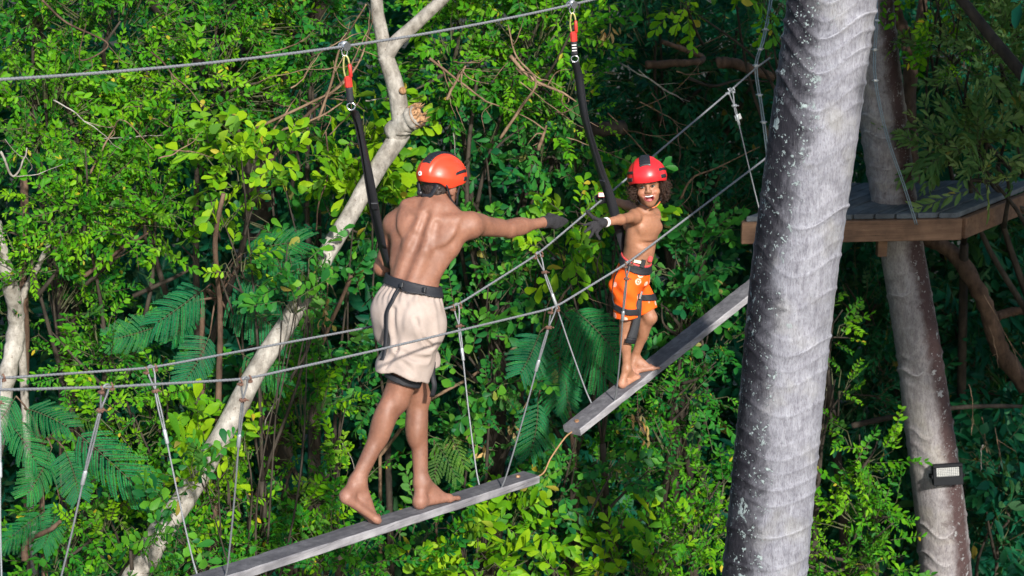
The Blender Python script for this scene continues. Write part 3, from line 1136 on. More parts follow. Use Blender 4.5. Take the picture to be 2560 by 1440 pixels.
def tree_things():
    G1 = "small leaved trees behind the bridge"
    G2 = "bushes around the bridge"
    q = plant
    # ---- left, small bright leaves
    q("leafy_tree", "bright small-leaved tree filling the top left corner above the cable", "small", LM["lime_small"],
      [(60, 40, 12.3, (.55, .45, .5)), (290, 60, 12.5, (.55, .45, .45)), (90, -180, 12.4, (.7, .5, .5)), (110, 270, 12.1, (.5, .4, .35))], 290, 21, "tree", G1, trunk_r=.05)
    q("leafy_tree", "bright small-leaved tree under the overhead cable near the left edge", "small", LM["lime_small"],
      [(330, 320, 12.3, (.5, .42, .4)), (530, 200, 12.5, (.5, .42, .42)), (560, 20, 12.8, (.5, .42, .4))], 290, 22, "tree", G1, trunk_r=.045)
    q("leafy_tree", "bright small-leaved tree left of the big-leaved lime bush", "small", LM["lime_small"],
      [(190, 500, 11.9, (.5, .4, .38)), (390, 500, 12.0, (.42, .36, .34)), (60, 640, 11.7, (.34, .3, .26))], 300, 23, "tree", G1, trunk_r=.04)
    q("leafy_tree", "small-leaved tree between the pulley and the left trees", "small", LM["green_small"],
      [(760, 60, 13.0, (.5, .42, .42)), (700, 260, 13.2, (.45, .42, .35)), (800, -160, 13.2, (.6, .5, .45))], 240, 24, "tree", G1, trunk_r=.04)
    q("leafy_tree", "yellow-green small-leaved tree right of the forked pale trunk at the top", "small", LM["lime_small"],
      [(1130, 120, 12.9, (.4, .4, .38)), (1330, 110, 12.8, (.45, .4, .42)), (1400, 260, 12.9, (.34, .34, .34)), (1250, -120, 13.0, (.7, .5, .4))], 270, 25, "tree", G1, trunk_r=.045)
    q("leafy_bush", "leafy bush below the left ends of the handrails", "small", LM["green_small"],
      [(330, 1420, 10.7, (.22, .2, .16)), (250, 860, 11.9, (.36, .34, .3)), (120, 770, 12.1, (.4, .36, .3)), (420, 1010, 11.7, (.34, .32, .28))], 280, 26, "bush", G2)
    q("leafy_bush", "bright leafy bush between the two left hanger cables", "small", LM["lime_small"],
      [(330, 1080, 11.5, (.36, .32, .28)), (250, 1290, 11.2, (.40, .34, .26)), (450, 1280, 11.4, (.34, .32, .26))], 290, 27, "bush", G2)
    q("leafy_bush", "bright leafy bush left of the man's rear calf", "small", LM["lime_small"],
      [(760, 1080, 12.0, (.34, .32, .32)), (700, 1240, 11.8, (.36, .32, .3)), (840, 1200, 11.9, (.24, .26, .3))], 300, 28, "bush", G2)
    q("leafy_bush", "leafy bush under the front plank at the bottom edge", "small", LM["green_small"],
      [(620, 1330, 11.6, (.4, .34, .3)), (850, 1400, 11.6, (.4, .34, .3)), (1000, 1370, 11.9, (.34, .32, .3)), (380, 1440, 11.2, (.45, .34, .3)), (120, 1420, 11.2, (.45, .34, .34))], 270, 29, "bush", G2)
    # ---- big lime leaves
    q("lime_bush", "bush with large lime oval leaves standing above the blue-green fronds", "lime", LM["lime_big"],
      [(600, 430, 11.6, (.26, .22, .22)), (690, 400, 11.7, (.17, .16, .14)), (540, 540, 11.6, (.17, .16, .2)), (600, 660, 11.6, (.13, .12, .14))], 330, 31, "bush", G2, single=260, mat_single=LM["lime_one"], trunk_r=.02, scale=.85)
    q("lime_bush", "bush with large lime oval leaves beside the man's lanyard strap", "lime", LM["lime_big"],
      [(905, 340, 12.6, (.24, .22, .24)), (880, 470, 12.7, (.24, .22, .22)), (960, 520, 12.8, (.2, .2, .2))], 230, 32, "bush", G2, single=180, mat_single=LM["lime_one"], trunk_r=.02)
    q("lime_bush", "bright lime leaf sprays just below the reaching hands", "lime", LM["lime_big"],
      [(1440, 545, 12.3, (.12, .12, .10)), (1500, 610, 12.4, (.2, .18, .14)), (1390, 620, 12.4, (.16, .16, .13)), (1560, 530, 12.6, (.12, .12, .1))], 330, 33, "bush", G2, single=150, mat_single=LM["lime_one"], trunk_r=.02)
    q("lime_bush", "low lime bush under the front plank's right end", "lime", LM["lime_big"],
      [(1190, 1400, 11.9, (.3, .26, .2)), (1260, 1310, 12.1, (.24, .22, .2)), (1130, 1320, 12.0, (.2, .2, .18))], 190, 34, "bush", G2, single=200, mat_single=LM["lime_one"], trunk_r=.02)
    q("lime_bush", "lime leaf sprays at the bottom edge below the boy's plank", "lime", LM["lime_big"],
      [(1510, 1420, 11.9, (.2, .18, .12)), (1620, 1440, 11.9, (.24, .2, .12)), (1390, 1440, 11.9, (.14, .14, .1))], 260, 35, "bush", G2, single=120, mat_single=LM["lime_one"], trunk_r=.02)
    q("lime_bush", "lime sprays in front of the lower pale trunk", "lime", LM["lime_big"],
      [(570, 1240, 11.3, (.2, .18, .2)), (610, 1130, 11.5, (.14, .14, .14)), (520, 1170, 11.5, (.12, .12, .12))], 260, 36, "bush", G2, single=110, mat_single=LM["lime_one"], trunk_r=.018)
    # ---- mid green oval leaves
    q("oval_leaf_bush", "glossy green bush growing across the pale leaning trunk", "oval", LM["oval"],
      [(770, 695, 11.55, (.19, .15, .19)), (715, 650, 11.65, (.15, .13, .13)), (745, 765, 11.5, (.14, .12, .12)), (500, 1190, 10.95, (.12, .1, .1)), (420, 1310, 10.8, (.14, .1, .12))], 420, 41, "bush", G2, single=200, mat_single=LM["oval_one"], trunk_r=.016)
    q("oval_leaf_bush", "dark oval-leaved bush left of the man's cream shorts", "oval", LM["oval"],
      [(870, 760, 12.8, (.34, .32, .34)), (860, 960, 12.6, (.34, .3, .34)), (740, 900, 12.7, (.3, .3, .3)), (800, 560, 13.2, (.4, .34, .34))], 170, 42, "bush", G2)
    q("oval_leaf_bush", "oval-leaved bush behind the man's helmet", "oval", LM["oval"],
      [(1210, 360, 12.8, (.34, .3, .28)), (1120, 320, 13.0, (.3, .3, .26)), (1340, 400, 12.9, (.3, .3, .28))], 190, 43, "bush", G2)
    q("oval_leaf_bush", "dense oval-leaved bush under the man's outstretched arm", "oval", LM["oval"],
      [(1240, 640, 12.6, (.32, .3, .26)), (1180, 780, 12.5, (.3, .3, .28)), (1340, 720, 12.6, (.3, .3, .26))], 220, 44, "bush", G2, single=220, mat_single=LM["oval_one"])
    q("oval_leaf_bush", "blue-green oval-leaved bush between the front plank's hanger cables", "oval", LM["oval"],
      [(1230, 940, 12.3, (.26, .26, .26)), (1180, 1080, 12.3, (.26, .24, .24)), (1300, 1090, 12.4, (.24, .24, .24))], 240, 45, "bush", G2, single=220, mat_single=LM["oval_one"])
    q("oval_leaf_bush", "oval-leaved branch spreading below the gap between the planks", "oval", LM["oval"],
      [(1440, 1120, 12.2, (.22, .22, .14)), (1540, 1190, 12.2, (.22, .22, .15)), (1370, 1220, 12.3, (.2, .2, .2))], 300, 46, "bush", G2, single=200, mat_single=LM["oval_one"])
    q("oval_leaf_bush", "dark oval-leaved bush right of the boy's shorts", "oval", LM["oval"],
      [(1720, 660, 13.2, (.28, .26, .24)), (1760, 560, 13.4, (.24, .24, .2)), (1700, 800, 13.2, (.26, .24, .2))], 230, 47, "bush", G2)
    q("oval_leaf_bush", "oval-leaved bush behind the boy's raised arm", "oval", LM["oval"],
      [(1440, 430, 13.0, (.3, .28, .22)), (1540, 560, 13.0, (.3, .28, .26)), (1430, 700, 12.9, (.24, .24, .2))], 210, 48, "bush", G2)
    # ---- lower middle and right, small leaves
    q("leafy_bush", "green bush below the boy's plank beside the big palm", "small", LM["green_small"],
      [(1700, 960, 12.9, (.34, .3, .28)), (1690, 1130, 12.7, (.34, .3, .28)), (1780, 840, 13.2, (.26, .26, .24)), (1640, 1010, 12.9, (.26, .26, .24))], 260, 51, "bush", G2)
    q("leafy_bush", "bright bush at the foot of the big palm, left side", "small", LM["lime_small"],
      [(1730, 1330, 12.2, (.34, .3, .28)), (1640, 1400, 12.2, (.3, .3, .22)), (1800, 1240, 12.4, (.24, .24, .22))], 300, 52, "bush", G2)
    q("leafy_bush", "dark green bush in the hollow under the planks", "small", LM["green_small"],
      [(1450, 1330, 12.9, (.36, .34, .3)), (1560, 1330, 12.9, (.34, .3, .28)), (1330, 1280, 13.0, (.34, .3, .28)), (1500, 1180, 13.3, (.4, .34, .28))], 220, 53, "bush", G2)
    q("leafy_bush", "lime green bush between the two palm trunks", "small", LM["lime_small"],
      [(2150, 1130, 12.9, (.24, .3, .28)), (2170, 1290, 12.8, (.24, .3, .3)), (2110, 1400, 12.7, (.34, .3, .26)), (2195, 1430, 12.7, (.2, .28, .22))], 300, 54, "bush", G2)
    q("leafy_bush", "leaf sprays along the right edge of the big palm below the deck", "small", LM["lime_small"],
      [(2085, 830, 12.8, (.12, .14, .22)), (2090, 980, 12.8, (.13, .14, .18))], 420, 55, "bush", G2)
    # ---- right
    q("olive_tree", "grey-green narrow-leaved tree hanging over the platform at the right", "olive", LM["olive"],
      [(2480, 140, 13.3, (.34, .34, .34)), (2420, 330, 13.3, (.3, .3, .26)), (2540, 320, 13.4, (.3, .3, .34)), (2500, -60, 13.6, (.5, .4, .4)), (2470, 450, 13.1, (.14, .14, .12))], 420, 61, "tree", G1, base=(4.2, 15.0), trunk_r=.05, up=0.6)
    q("leafy_tree", "lime twigs hanging beside the shaded palm at the top", "small", LM["lime_small"],
      [(2330, 20, 13.2, (.2, .2, .16)), (2370, 130, 13.1, (.1, .1, .14)), (2290, -120, 13.4, (.4, .3, .25))], 330, 62, "tree", G1, base=(3.6, 15.5), hang=0.7, trunk_r=.03)
    q("leafy_tree", "lime leaf sprays hanging into the top edge left of the big palm", "lime", LM["lime_big"],
      [(1705, 20, 12.9, (.07, .07, .08)), (1920, 10, 12.6, (.09, .08, .08)), (1820, -120, 12.9, (.3, .25, .15))], 330, 63, "tree", G1, base=(2.6, 15.2), hang=0.8, scale=.8, trunk_r=.03)
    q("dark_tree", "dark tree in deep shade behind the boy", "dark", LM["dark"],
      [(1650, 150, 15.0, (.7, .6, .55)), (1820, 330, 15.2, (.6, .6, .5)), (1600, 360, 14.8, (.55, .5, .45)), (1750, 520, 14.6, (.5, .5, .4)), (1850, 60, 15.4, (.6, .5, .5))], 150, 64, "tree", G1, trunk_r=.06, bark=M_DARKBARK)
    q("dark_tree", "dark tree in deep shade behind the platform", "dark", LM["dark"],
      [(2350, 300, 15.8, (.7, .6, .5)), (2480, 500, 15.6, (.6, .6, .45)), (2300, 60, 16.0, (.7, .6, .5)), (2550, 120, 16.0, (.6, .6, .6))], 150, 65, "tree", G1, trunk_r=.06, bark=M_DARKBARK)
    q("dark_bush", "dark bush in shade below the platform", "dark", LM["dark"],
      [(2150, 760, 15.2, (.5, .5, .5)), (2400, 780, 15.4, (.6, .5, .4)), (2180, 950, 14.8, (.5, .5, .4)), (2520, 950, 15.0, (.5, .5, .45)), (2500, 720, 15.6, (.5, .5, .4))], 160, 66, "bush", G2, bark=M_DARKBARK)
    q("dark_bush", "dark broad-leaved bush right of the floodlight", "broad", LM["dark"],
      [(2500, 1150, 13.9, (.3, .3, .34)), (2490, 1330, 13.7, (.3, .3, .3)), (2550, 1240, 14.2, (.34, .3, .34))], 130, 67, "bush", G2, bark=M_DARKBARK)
    # tall tree right of the platform: its crown is above the picture and shades the platform
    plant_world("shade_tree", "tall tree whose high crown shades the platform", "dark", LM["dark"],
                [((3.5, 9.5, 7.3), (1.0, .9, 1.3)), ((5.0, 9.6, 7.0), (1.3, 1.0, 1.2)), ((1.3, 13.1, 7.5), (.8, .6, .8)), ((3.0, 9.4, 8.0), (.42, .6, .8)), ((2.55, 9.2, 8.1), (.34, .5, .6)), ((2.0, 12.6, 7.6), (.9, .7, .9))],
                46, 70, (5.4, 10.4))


def high_canopy():  # crowns above the view, added to shade the wood behind the left trees
    plant_world("canopy_tree", "tall tree whose high crown above the view shades the wood behind the left trees", "dark", LM["dark"],
                [((-2.6, 13.3, 7.7), (1.1, .7, .9)), ((-1.2, 13.4, 7.8), (1.0, .7, .9)), ((0.1, 13.5, 7.7), (1.0, .7, .8)), ((-3.8, 13.4, 7.6), (1.0, .7, .9)), ((-1.8, 14.0, 8.9), (1.8, .8, .8))],
                62, 71, (-1.5, 14.6))


def plant_world(name, label, kind, mat, blobs, density, seed, base):
    eye = np.array([0, 0, CAM_H])
    out = []
    for c, r in blobs:
        c = np.array(c, float)
        v = c - eye
        dep = v @ np.array([0, cos(PITCH), -sin(PITCH)])
        px = 1280 + FPX * v[0] / dep
        py = 720 - FPX * (v @ np.array([0, sin(PITCH), cos(PITCH)])) / dep
        out.append((px, py, c[1], r))
    return plant(name, label, kind, mat, out, density, seed, "tree", "small leaved trees behind the bridge", base=base, trunk_r=0.11, scale=2.0, bark=M_DARKBARK)


def background_wood():
    """the far wood behind everything: one leafy mass"""
    rs = np.random.default_rng(99)
    n = 9000
    X = rs.uniform(-6.5, 7.5, n)
    Y = 14.6 + rs.random(n) ** 1.2 * 6 + 0.5 * np.sin(X * 1.3) + np.clip(X, 0, 9) * 0.15
    Z = rs.uniform(0.0, 8.0, n) * (0.25 + 0.75 * rs.random(n) ** .5)
    P = np.stack([X, Y, Z], 1)
    A = rs.normal(0, 1, P.shape) + np.array([0, -0.3, 0.1])
    C = norm_rows(np.array([0.2, -0.5, 0.7]) + rs.normal(0, 0.5, P.shape))
    O, Xd, Nn, L, W, tint, tw = sprig_leaves("dark", P, A, C, rs, 2.1)
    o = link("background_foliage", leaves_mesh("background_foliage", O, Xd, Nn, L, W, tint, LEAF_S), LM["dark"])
    tag(o, "dark mass of forest foliage behind everything", None, None, "stuff")


# ------------------------------------------------------------------ feathery fronds
def frond_mesh(seed, npin=11, spread=62, yellow=False):
    """a twice-divided leaf one unit long: rachis, pinnae in pairs, each a comb of small leaflets"""
    rs = np.random.default_rng(seed)
    O, X, Nn, L, W, tint = [], [], [], [], [], []
    tubes_s, tubes_e, tr = [], [], []
    prev = None
    ts = np.linspace(0.10, 1.0, npin)
    axis = lambda t: np.array([t, 0.05 * sin(2.2 * t), -0.20 * t * t])
    seg = np.array([axis(t) for t in np.linspace(0, 1, 9)])
    tubes_s += list(seg[:-1])
    tubes_e += list(seg[1:])
    tr += [0.010] * 8
    for i, t in enumerate(ts):
        pl = 0.40 * (0.55 + 0.45 * sin(pi * min(1, 0.15 + 0.75 * t))) * rs.uniform(0.9, 1.1)
        for sd in (1, -1):
            a = radians(spread) * rs.uniform(0.92, 1.06) * (1 - 0.45 * t ** 2)
            d = np.array([cos(a), sd * sin(a), -0.05])
            b = axis(t)
            m = 24
            u = np.linspace(0.04, 1, m)
            curve = b + np.outer(u * pl, d) + np.outer((u ** 2) * pl, np.array([0.10, 0, -0.42 + rs.normal(0, 0.12)]))
            tubes_s += list(curve[:-1:4])
            tubes_e += list(np.concatenate([curve[4::4], curve[-1:]])[:len(curve[:-1:4])])
            tr += [0.005] * len(curve[:-1:4])
            perp = nrm(np.cross([0, 0, 1.0], d))
            tn = rs.normal(0.45, 0.13)
            for s2 in (1, -1):
                x = perp * s2 + 0.55 * d
                O.append(curve)
                X.append(np.tile(x, (m, 1)) + rs.normal(0, 0.08, (m, 3)))
                Nn.append(np.tile([0, 0, 1.0], (m, 1)) + rs.normal(0, 0.16, (m, 3)))
                ll = 0.041 * (1 - 0.5 * np.abs(u - 0.5))
                L.append(ll)
                W.append(ll * 0.46)
                tint.append(np.clip(tn + rs.normal(0, 0.08, m), 0, 0.95))
    cat = np.concatenate
    O, X, Nn, L, W, tint = cat(O), cat(X), cat(Nn), cat(L), cat(W), cat(tint)
    SV = np.array([(0, 0, 0), (0.55, 0.5, 0), (1, 0, 0), (0.55, -0.5, 0)])
    me = leaves_mesh("frond", O, X, Nn, L, W, tint, (SV, np.array([(0, 3, 2, 1)]), np.zeros((0, 3), int)))
    return me, (np.array(tubes_s), np.array(tubes_e), np.array(tr))


def frond_plants():
    protos = []
    for s in range(4):
        me, tb = frond_mesh(200 + s, 12 + s, 62 + 4 * s)
        me.materials.append(LM["blue"])
        V, F = three_sided(tb[0], tb[1], tb[2], tb[2] * 0.8)
        rm = mesh_np("rachis", V, F)
        rm.materials.append(M_TWIG)
        protos.append((me, rm))
    fr_y = leaf_mat("yellow_green_frond", (0.03, 0.12, 0.012), (0.07, 0.19, 0.015), (0.13, 0.26, 0.02), (0.3, 0.25, 0.03))
    plants = [
        ("blue-green feathery fronds left of the pale leaning trunk", 11.75, (505, 900), [
            ((515, 720), (390, 785), 0.39), ((565, 730), (700, 835), 0.42), ((485, 745), (445, 835), 0.33), ((645, 635), (770, 685), 0.31),
            ((605, 635), (735, 605), 0.29), ((525, 835), (465, 945), 0.33), ((395, 815), (305, 835), 0.28), ((585, 685), (685, 745), 0.37), ((605, 885), (685, 945), 0.28)]),
        ("blue-green feathery fronds low at the left edge", 11.0, (110, 1400), [
            ((185, 1075), (335, 1230), .38), ((60, 1020), (130, 1050), .28), ((130, 1120), (80, 1215), .28), ((160, 1120), (190, 1215), .28),
            ((20, 1050), (60, 1120), .28), ((110, 1280), (20, 1330), .24), ((40, 990), (-30, 1080), .30), ((150, 1250), (120, 1320), .22)]),
        ("dark green feathery fronds hanging between the two planks", 12.15, (1440, 1250), [
            ((1395, 770), (1515, 930), .44), ((1400, 800), (1385, 1010), .42), ((1430, 770), (1540, 880), .40), ((1350, 830), (1310, 900), .34), ((1345, 1000), (1330, 1130), .34), ((1400, 900), (1420, 1010), .34)]),
    ]
    rs = np.random.default_rng(5)
    for label, Y, basepx, fr in plants:
        root = empty("feathery_plant", label, "plant", "feathery fronds among the bushes")
        b = at(*basepx, Y + 0.25)
        hub = np.mean([at(p0[0], p0[1], Y + 0.1) for p0, p1_, w in fr], 0)
        mb = MB()
        add_tube(mb, spline([np.array([b[0], b[1], 0.0]), b, hub], 16), np.linspace(0.025, 0.010, 16), 7)
        for p0, p1_, w in fr:
            e = at(p0[0], p0[1], Y)
            add_tube(mb, spline([hub, (hub + e) / 2 + np.array([0, 0, 0.05]), e], 7), np.linspace(0.008, 0.004, 7), 5)
        mb.build("stem", M_BROWNBARK, root)
        for i, (p0, p1_, w) in enumerate(fr):
            s = at(p0[0], p0[1], Y)
            e = at(p1_[0], p1_[1], Y - rs.uniform(0.05, 0.16))
            x = e - s
            ln = np.linalg.norm(x)
            x = x / ln
            nrm_f = nrm(np.array([0.25, -0.65, 0.55]) + rs.normal(0, 0.24, 3))
            y = nrm(np.cross(nrm_f, x))
            z = np.cross(x, y)
            M = np.eye(4)
            sc = max(ln, 0.26)
            M[:3, 0], M[:3, 1], M[:3, 2], M[:3, 3] = x * sc, y * w, z * sc, s
            me, rm = protos[i % 4]
            o = bpy.data.objects.new("frond", me)
            COL.objects.link(o)
            o.parent = root
            o.matrix_local = Matrix(M.tolist())
            r = bpy.data.objects.new("rachis", rm)
            COL.objects.link(r)
            r.parent = o
    # small yellow-green fern-like leaves
    me, tb = frond_mesh(300, 9, 60)
    me = me.copy()
    me.materials.clear()
    me.materials.append(fr_y)
    V, F = three_sided(tb[0], tb[1], tb[2], tb[2] * 0.8)
    rm = mesh_np("rachis", V, F)
    rm.materials.append(M_TWIG)
    for label, lst, Y in (("small yellow-green fern-like plant right of the man's standing leg", [((1085, 1100), (1140, 1190), .2), ((1120, 1080), (1160, 1160), .2), ((1100, 1130), (1080, 1200), .18)], 12.2),
                          ("small yellow-green fern-like plant by the lower pale trunk", [((560, 1060), (580, 1230), .24), ((590, 1110), (545, 1180), .22), ((180, 1040), (235, 1060), .18)], 11.7)):
        root = empty("fern_plant", label, "plant", "feathery fronds among the bushes")
        b = at(lst[0][0][0], lst[0][0][1], Y)
        mb = MB()
        add_tube(mb, spline([np.array([b[0], b[1] + 0.3, 0]), b + np.array([0, .2, -.6]), b], 10), np.linspace(0.012, 0.004, 10), 5)
        mb.build("stem", M_BROWNBARK, root)
        for p0, p1_, w in lst:
            s = at(*p0, Y)
            e = at(*p1_, Y - 0.08)
            x = e - s
            ln = np.linalg.norm(x)
            x /= ln
            y = nrm(np.cross(nrm([0.2, -0.7, 0.5]), x))
            z = np.cross(x, y)
            M = np.eye(4)
            M[:3, 0], M[:3, 1], M[:3, 2], M[:3, 3] = x * ln, y * w, z * ln, s
            o = bpy.data.objects.new("frond", me)
            COL.objects.link(o)
            o.parent = root
            o.matrix_local = Matrix(M.tolist())
            r = bpy.data.objects.new("rachis", rm)
            COL.objects.link(r)
            r.parent = o


# ------------------------------------------------------------------ bare trunks and branches
def wob_path(pts, n, rs, amp):
    P = spline(pts, n)
    t = np.linspace(0, 1, n)
    for k in (2, 5, 9):
        P += np.outer(np.sin(k * pi * t + rs.uniform(0, 6)), rs.normal(0, amp / k, 3))
    return P


def pale_tree():
    rs = np.random.default_rng(4)
    root = empty("pale_tree", "pale leaning tree trunk with a splintered stub behind the man", "tree")
    Y = 12.25
    pts = [(370, 1390), (470, 1235), (560, 1080), (640, 930), (720, 805), (810, 645), (870, 545), (940, 425), (1005, 330)]
    P3 = [at(x, y, Y - 1.05 + 0.13 * i) for i, (x, y) in enumerate(pts)]
    e1 = P3[0] + (P3[0] - P3[1]) * .7 - np.array([0, 0, .35])
    b = e1 + (P3[0] - P3[1]) * .5
    b[2] = -0.1
    P = wob_path([b, e1] + P3, 120, rs, 0.006)
    r = np.interp(np.linspace(0, 1, 120), [0, .35, .6, .8, 1], [.085, .062, .055, .050, .055])
    r = r * (1 + 0.02 * np.sin(np.arange(120) * 0.5) + 0.015 * np.sin(np.arange(120) * 1.3 + 1))
    mb = MB()
    add_tube(mb, P, r, 20)
    up_ = [(1005, 335), (1000, 275), (985, 205), (962, 140)]
    U = wob_path([at(x, y, Y - 0.06) for x, y in up_], 40, rs, 0.004)
    add_tube(mb, U, np.linspace(.056, .046, 40), 18)
    Lb = wob_path([at(x, y, Y - 0.05) for x, y in ((965, 150), (948, 70), (940, 0), (930, -120), (900, -400))], 40, rs, 0.006)
    add_tube(mb, Lb, np.linspace(.042, .028, 40), 14)
    Rb = wob_path([at(x, y, Y - 0.06) for x, y in ((960, 150), (990, 105), (1050, 50), (1110, -5), (1250, -150))], 40, rs, 0.006)
    add_tube(mb, Rb, np.linspace(.044, .03, 40), 14)
    mb.build("trunk", M_WHITEBARK, root)
    # splintered stub
    mb = MB()
    S = wob_path([at(985, 335, Y - .02), at(1015, 305, Y - .07), at(1045, 288, Y - .11)], 14, rs, 0.002)
    add_tube(mb, S, np.linspace(.070, .062, 14) * (1 + .06 * rs.normal(0, 1, 14)), 16)
    mb.build("stub", M_WHITEBARK, root)
    e = S[-1]
    d = nrm(S[-1] - S[-3])
    u_ = nrm(np.cross(d, [0, 0, 1.0]))
    v_ = np.cross(d, u_)
    # torn face: uneven cone of broken fibres
    mb = MB()
    t = np.arange(22) * 2 * pi / 22
    rim = [e - d * .012 + .063 * (cos(q) * u_ + sin(q) * v_) for q in t]
    mid = [e + d * rs.uniform(.0, .030) + .038 * (cos(q) * u_ + sin(q) * v_) for q in t]
    inn = [e + d * rs.uniform(-.015, .02) + .014 * (cos(q) * u_ + sin(q) * v_) for q in t]
    mb.add(rim + mid + inn, [[i, (i + 1) % 22, 22 + (i + 1) % 22, 22 + i] for i in range(22)] + [[22 + i, 22 + (i + 1) % 22, 44 + (i + 1) % 22, 44 + i] for i in range(22)] + [[44 + i for i in range(22)]])
    mb.build("torn_face", M_SPLIT, root, False)
    for i in range(34):
        mb = MB()
        q = rs.uniform(0, 2 * pi)
        o = (cos(q) * u_ + sin(q) * v_) * rs.uniform(0.035, 0.064)
        L = rs.uniform(0.012, 0.045)
        add_tube(mb, [e + o - d * .03, e + o * 1.04 + d * L * .5, e + o * 1.12 + d * L + rs.normal(0, .006, 3)], [.006, .0042, .0006], 4)
        mb.build("splinter", M_SPLIT if i % 3 else M_BROWNBARK, root, False)
    # cut scars
    for (x, y, rr) in ((1222, 0, 0), (890, 515, .014), (845, 595, .012), (1005, 228, .02)):
        if rr:
            mb = MB()
            c = at(x, y, Y - 0.12)
            add_tube(mb, [c + np.array([0, .05, -.01]), c + np.array([.004, 0, .006])], [rr * 1.2, rr], 8)
            mb.build("branch_scar", M_SPLIT, root, True)
    # torn place near the lower handrail
    mb = MB()
    tp = [at(x, y, Y - 0.03) for x, y in ((602, 948), (612, 925), (628, 903), (634, 898))]
    add_tube(mb, np.array(tp) + np.array([0, -.035, 0.0]), [.012, .03, .028, .006], 8)
    mb.build("torn_wood", M_SPLIT, root, False)


